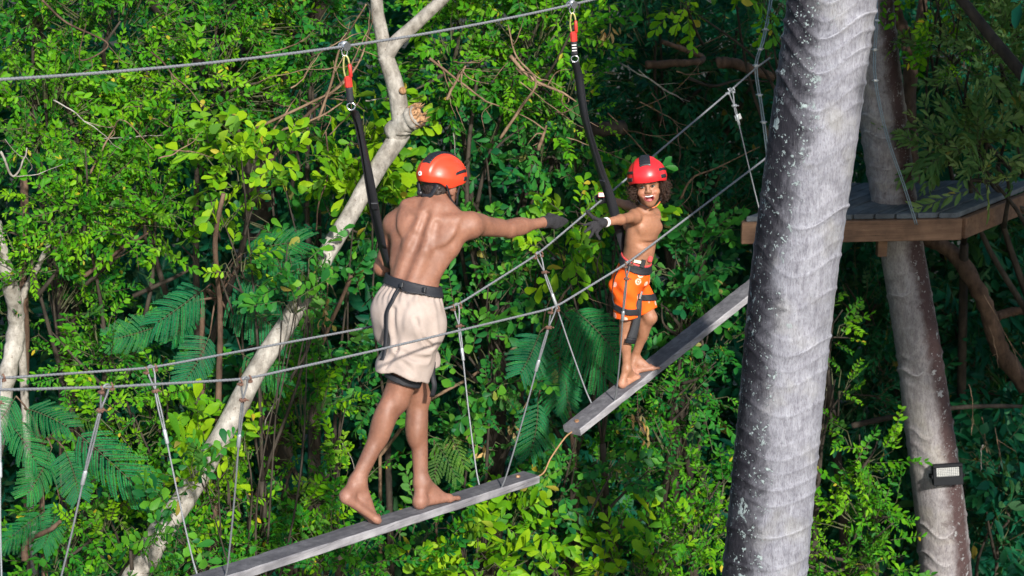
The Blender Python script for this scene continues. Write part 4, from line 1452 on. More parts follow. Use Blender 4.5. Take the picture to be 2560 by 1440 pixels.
def bare_branches():
    rs = np.random.default_rng(8)
    Lst = [
        # name, label, material, Y, radius0, radius1, pixel path
        ("sapling", "pale slim trunk at the left edge", M_WHITEBARK, 11.85, .060, .040, [(-40, 1300), (10, 950), (38, 800), (22, 700), (-10, 560)]),
        ("sapling", "thin pale limb forking from the left edge trunk", M_WHITEBARK, 11.9, .022, .013, [(45, 760), (90, 680), (130, 570)]),
        ("sapling", "straight brown stem beside the left edge trunk", M_BROWNBARK, 12.0, .028, .022, [(70, 1300), (62, 920), (58, 610), (60, 420)]),
        ("sapling", "second straight brown stem left of the fronds", M_BROWNBARK, 12.4, .024, .018, [(160, 1200), (150, 860), (140, 760), (150, 600)]),
        ("sapling", "brown stem carrying the lime bush", M_BROWNBARK, 11.65, .019, .013, [(540, 1250), (545, 950), (548, 760), (540, 600), (560, 480)]),
        ("sapling", "slanting brown stem left of the man's shorts", M_BROWNBARK, 12.5, .017, .012, [(640, 1250), (740, 1000), (830, 800), (880, 690)]),
        ("sapling", "slim brown stem under the man's reaching arm", M_DRYTWIG, 12.55, .012, .008, [(950, 1140), (1050, 1020), (1180, 940), (1300, 860)]),
        ("dry_branch", "reddish dry branch left of the lanyard", M_BROWNBARK, 12.3, .014, .005, [(640, 460), (740, 320), (840, 220), (900, 150)]),
        ("dry_branch", "long dry branch crossing below the overhead cable", M_DRYTWIG, 12.2, .009, .003, [(640, 320), (760, 265), (850, 215), (905, 140), (930, 20)]),
        ("dry_branch", "forked dry twig beside the pale trunk", M_DRYTWIG, 12.0, .007, .003, [(690, 330), (790, 295), (850, 260), (870, 240)]),
        ("dry_branch", "upright dry twig left of the pulley", M_DRYTWIG, 12.1, .008, .004, [(795, 300), (830, 200), (850, 120), (885, 60), (915, 10)]),
        ("dry_branch", "long bare twig right of the forked trunk", M_DRYTWIG, 12.3, .008, .003, [(1075, 145), (1150, 205), (1210, 250), (1250, 265)]),
        ("dry_branch", "broken upright twig right of the splintered stub", M_DRYTWIG, 12.3, .009, .006, [(1115, 250), (1140, 205), (1163, 165)]),
        ("dry_branch", "bare stem above the man's reaching arm", M_DRYTWIG, 12.4, .010, .004, [(1250, 345), (1300, 270), (1340, 205), (1290, 140), (1270, 60)]),
        ("dry_branch", "slanting dry branch behind the boy's strap", M_DRYTWIG, 12.45, .012, .004, [(1275, 140), (1330, 195), (1400, 230), (1440, 255)]),
        ("dry_branch", "dry stick standing left of the boy's strap", M_DRYTWIG, 12.4, .012, .006, [(1345, 375), (1358, 340), (1366, 315)]),
        ("dry_branch", "dry orange stick beside the middle hanger cable", M_DRYTWIG, 12.3, .010, .002, [(1385, 770), (1415, 730), (1442, 695)]),
        ("dry_branch", "thin twig left of the big lime bush", M_DRYTWIG, 11.6, .006, .002, [(225, 435), (280, 330), (310, 300), (385, 375)]),
        ("dry_branch", "whitish crooked twig at the left under the cable", M_WHITEBARK, 11.5, .008, .003, [(0, 380), (32, 440), (60, 400), (66, 370)]),
        ("dry_branch", "arched bare twig high at the left", M_BROWNBARK, 11.9, .007, .003, [(105, 0), (165, 55), (270, 110), (200, 150), (215, 60)]),
        ("dry_branch", "reddish fallen branch under the left trees", M_BROWNBARK, 11.9, .014, .006, [(210, 690), (290, 630), (370, 585)]),
        ("dry_branch", "crooked broken branch at the bottom left", M_BROWNBARK, 11.0, .022, .01, [(60, 1400), (70, 1360), (110, 1330), (150, 1300)]),
        ("dry_branch", "bare reddish limb in the dark above the boy", M_BROWNBARK, 14.2, .030, .016, [(1610, 165), (1670, 160), (1740, 155), (1760, 140), (1650, 105)]),
        ("dry_branch", "short brown limb in the shade beside the handrail's top end", M_BROWNBARK, 14.3, .04, .03, [(1790, 155), (1850, 165), (1930, 190)]),
        ("dry_branch", "long curved bare branch behind the upper handrail", M_DARKBARK, 14.0, .013, .006, [(1720, 195), (1780, 215), (1850, 200), (1920, 205)]),
        ("dry_branch", "dark thick broken limb left of the boy's strap", M_DARKBARK, 13.6, .055, .05, [(1330, 480), (1400, 380), (1470, 335), (1550, 310)]),
        ("dry_branch", "thin forked twig right of the boy's helmet", M_DRYTWIG, 13.3, .008, .003, [(1700, 500), (1735, 440), (1790, 420), (1900, 370)]),
        ("tree_limb", "thick curved limb below the platform", M_BROWNBARK, 14.4, .065, .045, [(2570, 960), (2500, 860), (2440, 730), (2380, 640), (2310, 590), (2270, 520)]),
        ("tree_limb", "reddish limb behind the shaded palm", M_BROWNBARK, 14.2, .05, .04, [(2290, 480), (2275, 300), (2270, 130), (2240, 40), (2200, -80)]),
        ("tree_limb", "second reddish limb right of the shaded palm", M_BROWNBARK, 14.25, .04, .03, [(2275, 140), (2300, 60), (2310, -30)]),
        ("tree_limb", "pale horizontal branch crossing behind the lower palm", M_DARKBARK, 14.0, .022, .014, [(2130, 1065), (2210, 1045), (2290, 1035), (2400, 1020), (2580, 1015)]),
        ("tree_limb", "side limb crossing below the platform at the right edge", M_BROWNBARK, 14.6, .035, .03, [(2490, 790), (2530, 780), (2600, 775)]),
        ("vine", "thin vine hanging left of the man's strap", M_BROWNBARK, 12.5, .005, .004, [(815, 330), (820, 430), (800, 500), (790, 580)]),
        ("vine", "thin vine below the front plank", M_DRYTWIG, 12.2, .004, .003, [(1180, 1270), (1215, 1320), (1225, 1360), (1240, 1400)]),
        ("vine", "pale vine hanging beside the handrail's middle hanger", M_DRYTWIG, 12.3, .004, .003, [(1390, 720), (1365, 780), (1350, 880), (1340, 960)]),
    ]
    for name, label, m, Y, r0, r1, pts in Lst:
        P3 = [at(x, y, Y + 0.03 * i * (1 if rs.random() < .5 else -1)) for i, (x, y) in enumerate(pts)]
        n = 12 + 6 * len(pts)
        P = wob_path(P3, n, rs, max(0.004, r0 * 0.5))
        if name == "sapling":
            P = np.concatenate([[[P[0, 0] - 0.05, P[0, 1] + .1, -0.1]], P])
        mb = MB()
        add_tube(mb, P, np.linspace(r0, r1, len(P)) * (1 + 0.06 * rs.normal(0, 1, len(P))), 10 if r0 > .02 else 6)
        cat = {"sapling": "sapling", "dry_branch": "branch", "tree_limb": "branch", "vine": "vine"}[name]
        if name == "dry_branch" and r0 < .02:
            o = mb.build(name, m)
            tag(o, label, cat, "bare branches among the leaves")
            for k in range(3):
                i = int(len(P) * rs.uniform(0.25, 0.85))
                dirv = nrm(P[min(i + 1, len(P) - 1)] - P[i - 1] + rs.normal(0, 0.6, 3))
                L = rs.uniform(0.08, 0.26)
                mb2 = MB()
                add_tube(mb2, wob_path([P[i], P[i] + dirv * L * .5 + rs.normal(0, .02, 3), P[i] + dirv * L + rs.normal(0, .04, 3)], 10, rs, .004), np.linspace(r1, .0012, 10), 5)
                mb2.build("twig", m, o)
        else:
            tag(mb.build(name, m), label, cat, "bare branches among the leaves")


def twig_tangles():
    rs = np.random.default_rng(17)
    for label, x0, x1, y0, y1, Y, n, lean in (
            ("tangle of thin dry twigs left of the man's lanyard", 610, 930, 130, 440, 12.1, 12, (1.0, -.75)),
            ("tangle of thin dry twigs right of the splintered stub", 1080, 1420, 120, 430, 12.35, 8, (.75, .6)),
            ("bare twigs in the dark foliage above the boy", 1500, 1880, 60, 330, 13.4, 10, (1.0, .25)),
            ("thin bare twigs among the leaves at the far left", 30, 430, 60, 560, 11.75, 9, (.8, .5)),
            ("thin bare stems under the left handrails", 560, 900, 700, 1120, 12.2, 8, (-.35, 1.0)),
            ("thin bare stems right of the floodlight palm", 2420, 2560, 620, 1200, 13.8, 8, (.2, 1.0))):
        root = empty("twig_tangle", label, "twigs", "bare branches among the leaves")
        for i in range(n):
            x, y = rs.uniform(x0, x1), rs.uniform(y0, y1)
            L = rs.uniform(70, 230)
            a = math.atan2(lean[1], lean[0]) + rs.normal(0, .5)
            yy = Y + rs.uniform(-.25, .35)
            bend = rs.normal(0, .25)
            pts = [at(x + L * t * cos(a + bend * t), y + L * t * sin(a + bend * t), yy + rs.normal(0, .05)) for t in (0, .35, .7, 1)]
            r = rs.uniform(.0022, .006)
            P = wob_path(pts, 18, rs, .012)
            mb = MB()
            add_tube(mb, P, np.linspace(r, .0012, 18), 5)
            k = rs.integers(5, 12)
            e = P[k] + (P[k + 3] - P[k]) * 1.5 + rs.normal(0, .05, 3)
            add_tube(mb, wob_path([P[k], (P[k] + e) / 2 + rs.normal(0, .01, 3), e], 8, rs, .004), np.linspace(r * .6, .001, 8), 4)
            mb.build("twig", (M_DRYTWIG, M_BROWNBARK, M_WHITEBARK)[int(rs.integers(0, 3)) if i % 2 else 0], root)


def dead_leaves():
    """small hanging strings of dry seed pods and dead leaves"""
    rs = np.random.default_rng(31)
    mt = leaf_mat("dry_brown_pod", (0.22, 0.11, 0.04), (0.40, 0.24, 0.10), (0.52, 0.36, 0.17), (0.5, 0.3, 0.1), trans=0.15, gloss=0.7)
    for label, pts, Y in (("dry tan pods hanging on the pale leaning trunk", [(822, 690), (815, 760), (812, 790)], 12.0),
                          ("dry pods hanging beside the middle hanger cable", [(1365, 870), (1355, 930), (1280, 1075)], 12.25),
                          ("dry tan leaves below the boy's plank", [(1595, 1040), (1600, 1065), (1612, 1085)], 12.4),
                          ("dry pods on the bare twig at the top", [(1525, 75), (1515, 95), (1508, 85)], 12.7),
                          ("dry pods right of the man's standing leg", [(1140, 1110), (1150, 1100), (1205, 1120)], 12.3)):
        root = empty("dry_pods", label, "seed pods", "dry pods among the leaves")
        O = np.concatenate([at(x, y, Y) + rs.normal(0, 0.022, (7, 3)) for x, y in pts])
        for o_ in O:
            L = rs.uniform(0.03, 0.07)
            me = leaves_mesh("pod", o_[None], (rs.normal(0, 0.35, 3) + np.array([0, 0, -1.0]))[None], rs.normal(0, 1, (1, 3)), np.array([L]), np.array([L * .35]), rs.random(1) * .9, LEAF_A)
            link("pod", me, mt, root)
        mb = MB()
        mids = [at(x, y, Y) for x, y in pts]
        add_tube(mb, spline([mids[0] + np.array([0, .1, .12])] + mids, 12), .003, 5)
        mb.build("stalk", M_DRYTWIG, root)


if DO_FOLIAGE:
    tree_things()
    high_canopy()
    background_wood()
    frond_plants()
    bare_branches()
    twig_tangles()
    dead_leaves()
pale_tree()

# ------------------------------------------------------------------ rope bridge
UP = np.array([0, 0, 1.0])


def bp(s, off, z):
    """point s metres along the bridge, off metres across (towards the camera), height z"""
    return BR_P + BR_D * s + BR_N * off + UP * (z - BR_P[2])


PLANK_W, PLANK_T = 0.115, 0.042


def plank_z(which, s):
    if which == 0:
        return 4.067 - 0.076 * s
    if which == 1:
        return 4.172 + 0.248 * (s - 1.09)
    return 4.30 - 0.16 * (s + 2.05)


def make_plank(which, s0, s1, label, bolts):
    root = empty("plank", label, "plank", "hanging planks of the bridge")
    a, b = bp(s0, 0, plank_z(which, s0)), bp(s1, 0, plank_z(which, s1))
    d = nrm(b - a)
    up = nrm(np.cross(d, BR_N))
    if up[2] < 0:
        up = -up
    # worn beam: a box cut in stations with slightly uneven edges
    rs = np.random.default_rng(50 + which)
    n = 46
    t = np.linspace(0, 1, n)
    ctr = a + np.outer(t, b - a)
    hw, th, bv = PLANK_W / 2, PLANK_T, 0.005
    prof = [(-hw + bv, 0), (hw - bv, 0), (hw, -bv), (hw, -th + bv), (hw - bv, -th), (-hw + bv, -th), (-hw, -th + bv), (-hw, -bv)]
    V = []
    for i in range(n):
        for (x, z) in prof:
            jx, jz = rs.normal(0, .0009), rs.normal(0, .0007)
            V.append(ctr[i] + BR_N * (x + jx) + up * (z + jz))
    F = []
    for i in range(n - 1):
        for j in range(8):
            F.append((i * 8 + j, i * 8 + (j + 1) % 8, (i + 1) * 8 + (j + 1) % 8, (i + 1) * 8 + j))
    # faces have their own corners so that the darker colour stays on the top, weaker at the ends
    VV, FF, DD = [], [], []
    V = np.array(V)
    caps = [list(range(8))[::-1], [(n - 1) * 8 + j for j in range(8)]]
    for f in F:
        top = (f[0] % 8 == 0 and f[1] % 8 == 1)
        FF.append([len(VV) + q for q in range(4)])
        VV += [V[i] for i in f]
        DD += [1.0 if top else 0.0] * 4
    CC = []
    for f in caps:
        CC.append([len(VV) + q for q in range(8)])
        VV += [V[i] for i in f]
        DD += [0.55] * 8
    me = mesh_np("beam", np.array(VV), [np.array(FF), np.array(CC)], False, {"dark_mask": np.array(DD)})
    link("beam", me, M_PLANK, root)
    for s in bolts:
        c = bp(s, -0.008, plank_z(which, s))
        mb = MB()
        add_tube(mb, [c - up * .004, c + up * .008], [.013, .011], 6)
        mb.build("bolt", M_BRASS, root, False)
    return root


make_plank(0, -1.78, 0.755, "grey plank the man stands on", (-1.68, 0.66))
make_plank(1, 1.085, 3.35, "grey plank the boy stands on, rising behind the big palm", (1.14, 3.25))
make_plank(2, -4.4, -2.06, "grey plank left of the man's plank, below the picture", (-2.14,))


def sag_cable(pts, n=160):
    return spline(pts, n)


def twisted(path, r, strands=3, pitch=0.05):
    """a laid wire rope: a few strands wound round the path"""
    P, T, U, W = frame_along(path)
    L = np.concatenate([[0], np.cumsum(np.linalg.norm(np.diff(P, axis=0), axis=1))])
    out = []
    for k in range(strands):
        ph = 2 * pi * (L / pitch + k / strands)
        out.append(P + (np.cos(ph)[:, None] * U + np.sin(ph)[:, None] * W) * r * 0.5)
    return out


def make_cable(name, label, path, r, group, cat="cable", mat=None, pitch=0.055):
    path = np.asarray(path)
    L = np.linalg.norm(np.diff(path, axis=0), axis=1).sum()
    l = np.concatenate([[0], np.cumsum(np.linalg.norm(np.diff(path, axis=0), axis=1))])
    g = np.linspace(0, L, int(L / (pitch / 5)))
    path = np.stack([np.interp(g, l, path[:, i]) for i in range(3)], 1)
    mb = MB()
    for st in twisted(path, r, 3, pitch):
        V, F = tube_np(st, r * 0.62, 5)
        mb.add_np(V, F)
    o = mb.build(name, mat or M_STEEL)
    return tag(o, label, cat, group)


near_pts = [on_bridge(x, y, .31) for x, y in ((0, 975), (265, 968), (612, 948), (940, 876), (1385, 770), (1570, 657), (1912, 398))]
far_pts = [on_bridge(x, y, -.31) for x, y in ((0, 946), (375, 920), (915, 820), (1140, 765), (1345, 635), (1820, 232), (1890, 170))]
near_all = [bp(-6.5, .31, 6.75), bp(-4.6, .31, 6.02), bp(-3.6, .31, 5.70)] + near_pts + [bp(2.75, .31, 5.55)]
far_all = [bp(-6.5, -.31, 6.7), bp(-4.6, -.31, 5.95), bp(-3.4, -.31, 5.54)] + far_pts + [bp(3.32, -.31, 5.775)]
def kinked(pts, r=5):
    # straight runs between the hangers with softened kinks
    P = np.concatenate([np.linspace(a, b, 24, endpoint=False) for a, b in zip(pts[:-1], pts[1:])] + [[pts[-1]]])
    for _ in range(r):
        P[1:-1] = (P[:-2] + 2 * P[1:-1] + P[2:]) / 4
    return P


near_path = kinked(near_all)
far_path = kinked(far_all)
make_cable("handrail_cable", "steel handrail cable on the camera's side of the bridge", near_path, .0058, "cables of the bridge")
make_cable("handrail_cable", "steel handrail cable on the far side of the bridge", far_path, .0058, "cables of the bridge")
cab_pts = [on_bridge(x, y, 0) for x, y in ((0, 199), (430, 166), (860, 118), (1145, 68), (1430, 12))]
cs = np.array([(p - BR_P) @ BR_D for p in cab_pts])
cf = np.polyfit(cs, [p[2] for p in cab_pts], 2)
cable_path = np.array([bp(q, 0, np.polyval(cf, q)) for q in np.linspace(-6.5, 4.4, 140)])
make_cable("overhead_cable", "thick steel safety cable overhead carrying both pulleys", cable_path, .0066, "cables of the bridge", pitch=.06)


def make_hanger(label, side, top, bot, sleeve=0.42, clampd=0.10, tag_plate=None, rusty=True):
    root = empty("hanger_cable", label, "cable", "hanger cables of the bridge")
    top, bot = np.asarray(top), np.asarray(bot)
    d = nrm(bot - top)
    L = np.linalg.norm(bot - top)
    rng = np.random.default_rng(int(abs(top[0] * 1000)) + side)
    # loop over the rail
    w = BR_D
    c = top + d * clampd
    lp = [c, top + w * .016 + d * .03, top + w * .012 - d * .008, top - w * .012 - d * .008, top - w * .016 + d * .03, c + w * .001]
    mb = MB()
    add_tube(mb, spline(lp, 26), .0042, 6)
    mb.build("loop", M_STEEL, root)
    # doubled part down to the sleeve, then a single strand with a slight bend into the plank
    sl = top + d * L * sleeve
    mb = MB()
    off = nrm(np.cross(d, BR_N)) * .0042
    add_tube(mb, spline([c + off, (c + sl) / 2 + off * 1.6, sl + off * .5], 12), .0040, 6)
    add_tube(mb, spline([c - off, (c + sl) / 2 - off * 1.6, sl - off * .5], 12), .0040, 6)
    kn = bot - d * 0.09
    bow = BR_N * (0.008 if side > 0 else -0.008)
    add_tube(mb, spline([sl, (sl + kn) / 2 + bow, kn + bow, bot, bot - UP * .012], 30), .0042, 6)
    mb.build("cable", M_STEEL, root)
    mb = MB()
    add_tube(mb, [sl - d * .034, sl - d * .028, sl + d * .028, sl + d * .034], [.006, .0088, .0088, .006], 8)
    mb.build("sleeve", M_STEEL2, root)
    mb = MB()
    mat = M_RUST if rusty else M_STEEL2
    add_box(mb, c, (d, nrm(np.cross(d, BR_D)), BR_D), (.007, .010, .015), .003)
    add_tube(mb, [c - BR_D * .01 + BR_N * .008, c - BR_D * .01 + BR_N * .024], .0035, 6)
    add_tube(mb, [c + BR_D * .01 + BR_N * .008, c + BR_D * .01 + BR_N * .024], .0035, 6)
    mb.build("clamp", mat, root, False)
    # u-bolt that stops the loop on the rail
    mb = MB()
    for k in (-1, 1):
        q = top + BR_D * (.026 * k)
        add_tube(mb, [q + np.array([0, 0, .013]), q + BR_N * .012, q - np.array([0, 0, .014])], .004, 6)
        add_box(mb, q - np.array([0, 0, .014]), (BR_D, BR_N, UP), (.009, .012, .005), .002)
    mb.build("rail_clip", mat, root, False)
    if tag_plate is not None:
        mb = MB()
        add_box(mb, tag_plate, (nrm(np.array([.8, .1, .35])), nrm(np.array([.1, -1, 0.1])), nrm(np.array([-.35, .05, .9]))), (.019, .002, .016), .001)
        mb.build("tag_plate", simple_mat("white_plastic_tag", (.62, .62, .60), .5), root, False)
    return root


def plank_pt(which, px, py, side):
    """point on the plank's edge under the given pixel"""
    q = on_bridge(px, py, side * (PLANK_W / 2 - .006))
    s = (q - BR_P) @ BR_D
    z = plank_z(which, s)
    return bp(s, side * (PLANK_W / 2 - (.010 if side > 0 else -.002)), z - .004)


HANG = [
    ("hanger cable at the very left edge of the picture", -1, (-6, 946), (13, 1530), 2, .40, None),
    ("hanger cable from the near handrail, leftmost pair", 1, (265, 968), (131, 1520), 2, .40, None),
    ("far hanger cable at the left end of the man's plank", -1, (376, 921), (495, 1425), 0, .33, None),
    ("near hanger cable at the left end of the man's plank", 1, (612, 949), (565, 1436), 0, .30, None),
    ("far hanger cable just behind the man at his plank's right end", -1, (1141, 765), (1201, 1206), 0, .27, None),
    ("near hanger cable at the right end of the man's plank", 1, (1385, 772), (1255, 1216), 0, .31, None),
    ("far hanger cable by the boy's plank crossing the near handrail", -1, (1345, 636), (1481, 1000), 1, .30, None),
    ("near hanger cable passing in front of the boy's orange shorts", 1, (1570, 658), (1537, 1006), 1, .37, None),
]
for lb, side, tpx, bpx, which, sl, tg in HANG:
    if which == 2:
        b = plank_pt(2, bpx[0], bpx[1], side)
    else:
        b = plank_pt(which, bpx[0], bpx[1], side)
    make_hanger(lb, side, on_bridge(tpx[0], tpx[1], side * .31), b, sl)
# last pair, mostly behind the big palm
t9 = on_bridge(1826, 226, -.31)
make_hanger("far hanger cable with a white tag left of the big palm", -1, t9, bp((t9 - BR_P) @ BR_D + .12, -PLANK_W / 2, plank_z(1, (t9 - BR_P) @ BR_D + .12) - .004), .17,
            .09, on_bridge(1845, 293, -.29), False)
s10 = (t9 - BR_P) @ BR_D
make_hanger("near hanger cable hidden behind the big palm", 1, bp(2.72, .31, 5.54), bp(s10 + .1, PLANK_W / 2, plank_z(1, s10 + .1) - .004), .3)

# rope that ties the two planks together
ra = bp(0.755, -.004, plank_z(0, .755) - .028)
rb = bp(1.085, -.004, plank_z(1, 1.085) - .028)
mb = MB()
add_tube(mb, spline([ra - BR_D * .02, ra + BR_D * .10 - UP * .004, (ra + rb) / 2 - UP * .018, rb - BR_D * .05 - UP * .02, rb + BR_D * .02], 24), .0042, 7)
tag(mb.build("link_rope", simple_mat("tan_rope", (.30, .17, .08), .85, 0, 200, .35, .6)), "short tan rope tying the two planks together", "rope")


def anchor_cable(label, path, r=.006, clips=(), bluish=True):
    P = spline(path, 60)
    mb = MB()
    off = np.array([.006, 0, 0])
    add_tube(mb, P + off, r * .75, 6)
    add_tube(mb, P - off, r * .75, 6)
    o = mb.build("anchor_cable", simple_mat("bluish_steel_cable", (.20, .26, .30), .4, .5, 300, .3, .4))
    tag(o, label, "cable", "anchor cables at the palm")
    for t in clips:
        i = int(t * 59)
        d = nrm(P[min(i + 1, 59)] - P[i - 1])
        mb = MB()
        sx = np.array([1.0, 0, 0])
        sy = nrm(np.cross(d, sx))
        add_box(mb, P[i], (sx, sy, d), (.013, .012, .008), .003)
        add_tube(mb, [P[i] + sx * .010, P[i] + sx * .020 - sy * .01], .004, 6)
        add_tube(mb, [P[i] - sx * .010, P[i] - sx * .018 - sy * .01], .004, 6)
        mb.build("clip", M_STEEL2, o, False)
    return o


far_end = on_bridge(1890, 168, -.31)
Yf = far_end[1]
anchor_cable("steel anchor cable with clips hanging left of the big palm", [at(1945, -120, Yf + .3), at(1924, 20, Yf + .1), at(1908, 100, Yf), far_end, at(1904, 270, Yf), at(1912, 330, Yf), at(1930, 480, Yf)], .006, (.28, .40, .5, .62, .78))
anchor_cable("steel stay cable running down to the platform's front edge", [at(2190, -60, 13.1), at(2191, 60, 13.0), at(2187, 185, 12.95), at(2215, 330, 12.9), at(2262, 470, 12.88), at(2291, 562, 12.87)], .0045, (.2, .32, .44))
mb = MB()
cp = np.array([at(2240, 145, 13.9), at(2400, 140, 14.0), at(2500, 132, 14.1), at(2700, 118, 14.3)])
add_tube(mb, spline(cp, 20), .006, 6)
tag(mb.build("distant_cable", M_STEEL), "thin dark cable crossing behind the right-hand leaves", "cable")


# ------------------------------------------------------------------ floodlight on the second palm
def floodlight():
    root = empty("floodlight", "black square floodlight strapped to the shaded palm trunk", "floodlight")
    c = at(2369, 1186, PALM2_Y - .215)
    x = nrm(np.array([1, .05, .045]))
    yv = nrm(np.array([-.05, 1, -.25]))
    z = nrm(np.cross(x, yv))
    yv = np.cross(z, x)
    blk = simple_mat("black_painted_metal", (.006, .007, .009), .65, 0, 80, .3, .1, .15)
    mb = MB()
    add_box(mb, c + yv * .012, (x, yv, z), (.098, .020, .070), .008)
    mb.build("housing", blk, root, False)
    # raised rim round the glass
    for o, h in (((0, .058), (.098, .012)), ((0, -.040), (.098, .030)), ((-.086, .014), (.012, .032)), ((.086, .014), (.012, .032))):
        mb = MB()
        add_box(mb, c - yv * .012 + x * o[0] + z * o[1], (x, yv, z), (h[0] - .001, .007, h[1] - .001), .003)
        mb.build("rim", blk, root, False)
    m, nt, out = new_mat("led_panel")
    tc = nt.nodes.new("ShaderNodeTexCoord")
    br = N(nt, "ShaderNodeTexBrick", Scale=1.0)
    br.offset = 0.0
    mp = nt.nodes.new("ShaderNodeMapping")
    mp.inputs["Scale"].default_value = (1, 1, 1)
    nt.links.new(tc.outputs["UV"], mp.inputs[0])
    br.inputs["Color1"].default_value = (.33, .33, .31, 1)
    br.inputs["Color2"].default_value = (.28, .28, .27, 1)
    br.inputs["Mortar"].default_value = (.05, .06, .07, 1)
    br.inputs["Mortar Size"].default_value = .12
    br.inputs["Brick Width"].default_value = 1.0
    br.inputs["Row Height"].default_value = 1.0
    mp.inputs["Scale"].default_value = (12, 6, 1)
    nt.links.new(mp.outputs[0], br.inputs["Vector"])
    principled(nt, out, br.outputs[0], .25, None, 0, .5)
    V = [c - yv * .010 + x * i * .074 + z * (.014 + j * .032) for i, j in ((-1, -1), (1, -1), (1, 1), (-1, 1))]
    me = mesh_np("led_panel", np.array(V), np.array([[0, 1, 2, 3]]), False)
    uv = me.uv_layers.new(name="UVMap")
    uv.data.foreach_set("uv", np.array([0, 0, 1, 0, 1, 1, 0, 1], np.float32))
    link("led_panel", me, m, root)
    mb = MB()
    for k in (-1, 1):
        add_box(mb, c + x * .103 * k + yv * .03 - z * .01, (x, yv, z), (.004, .045, .012), .002)
    add_box(mb, c + yv * .072 - z * .01, (x, yv, z), (.107, .004, .012), .002)
    mb.build("bracket", blk, root, False)


floodlight()

# ------------------------------------------------------------------ people
def skin_mat(name, tone):
    m, nt, out = new_mat(name)
    a = nt.nodes.new("ShaderNodeAttribute")
    a.attribute_name = "skin"
    oc = obj_coords(nt)
    n1 = noise(nt, 9, 4, 0.6, oc)
    v = ramp(nt, [(0.3, (0.80, 0.77, 0.77)), (0.7, (1.14, 1.12, 1.10))], n1)
    c = mix(nt, a.outputs["Color"], v.outputs[0], 1.0, 'MULTIPLY')
    n2 = noise(nt, 180, 3, 0.6, oc)
    rg = ramp(nt, [(0.3, 0.46), (0.7, 0.64)], noise(nt, 26, 4, 0.6, oc))
    n3 = noise(nt, 60, 4, 0.7, oc)
    v3 = ramp(nt, [(0.35, (0.90, 0.86, 0.84)), (0.65, (1.06, 1.07, 1.08))], n3)
    c = mix(nt, c, v3.outputs[0], 1.0, 'MULTIPLY')
    p = principled(nt, out, c, rg.outputs[0], bump(nt, math_n(nt, 'ADD', n2, n3), 0.25, 0.0025), 0.0, 0.45)
    p.inputs["Subsurface Weight"].default_value = 0.12
    p.inputs["Subsurface Radius"].default_value = (0.012, 0.005, 0.003)
    p.inputs["Subsurface Scale"].default_value = 1.0
    return m


def cloth_mat(name, c1, c2, weave=700.0, rough=0.9):
    m, nt, out = new_mat(name)
    oc = obj_coords(nt)
    n1 = noise(nt, 12, 4, 0.6, oc)
    n2 = noise(nt, weave, 2, 0.5, oc)
    r = ramp(nt, [(0.3, c1), (0.7, c2)], n1)
    w = ramp(nt, [(0.3, (0.9, 0.9, 0.9)), (0.7, (1.05, 1.05, 1.05))], n2)
    principled(nt, out, mix(nt, r.outputs[0], w.outputs[0], 1.0, 'MULTIPLY'), rough, bump(nt, n2, 0.25, 0.002), 0.0, 0.2)
    return m


M_SKIN = skin_mat("brown_skin", None)
M_BLACK = simple_mat("black_webbing", (.012, .013, .017), .62, 0, 500, .4, .4)
M_BLACKPL = simple_mat("black_plastic", (.015, .016, .019), .35, 0, 60, .3, .05)
M_GLOVE = simple_mat("dark_knit_glove", (.018, .017, .020), .9, 0, 300, .4, .8)
M_HAIR = simple_mat("dark_brown_hair", (.020, .012, .009), .55, 0, 200, .5, .3)
M_HAIR2 = simple_mat("brown_curly_hair", (.045, .022, .013), .5, 0, 200, .6, .3)
M_STRAP = simple_mat("black_nylon_strap", (.016, .017, .021), .5, 0, 350, .35, .3)
M_WHITE = simple_mat("white_plastic", (.75, .74, .72), .45, 0, 50, .08, .05)
M_REDPL = simple_mat("red_anodised_metal", (.62, .045, .035), .35, .3, 50, .2, .05)
M_GOLD = simple_mat("pale_gold_metal", (.55, .50, .20), .35, .6, 50, .2, .05)
M_CHROME = simple_mat("polished_steel", (.62, .63, .66), .22, .9, 50, .1, .02)
M_CREAM = cloth_mat("cream_linen", (.31, .25, .218), (.39, .322, .285))


def helmet_paint(name, c):
    m, nt, out = new_mat(name)
    oc = obj_coords(nt)
    n = noise(nt, 18, 5, 0.6, oc)
    r = ramp(nt, [(0.3, tuple(x * .85 for x in c)), (0.7, c)], n)
    rg = ramp(nt, [(0.35, .30), (0.7, .45)], noise(nt, 30, 4, .6, oc))
    principled(nt, out, r.outputs[0], rg.outputs[0], bump(nt, noise(nt, 260, 2, .5, oc), .05, .002), 0, .5)
    return m


M_HELM1 = helmet_paint("orange_red_helmet", (.80, .060, .022))
M_HELM2 = helmet_paint("red_helmet", (.72, .022, .028))

SK = np.array([.230, .109, .069])        # man's skin
SK_PALE = np.array([.46, .245, .185])
SKB = np.array([.31, .150, .086])       # boy's skin


def field_obj(name, fld, F, mat, parent=None, relax_it=1, attrs=None):
    V, Q = fld.mesh(F)
    if relax_it:
        V = relax(V, Q, relax_it)
    at_ = attrs(V) if attrs else None
    return link(name, mesh_np(name, V, Q, True, at_), mat, parent), V


def wrinkle(X, Y, Z, seed, scale, amp, n=7):
    rs = np.random.default_rng(seed)
    w = 0
    for _ in range(n):
        k = rs.normal(0, 1, 3)
        k = k / np.linalg.norm(k) * scale * rs.uniform(.6, 1.5)
        w = w + np.sin(k[0] * X + k[1] * Y + k[2] * Z + rs.uniform(0, 6.28))
    return (amp / sqrt(n)) * w


def slab(fld, c, n, h):
    X, Y, Z = fld.coords()
    n = nrm(n)
    return np.abs((X - c[0]) * n[0] + (Y - c[1]) * n[1] + (Z - c[2]) * n[2]) - h


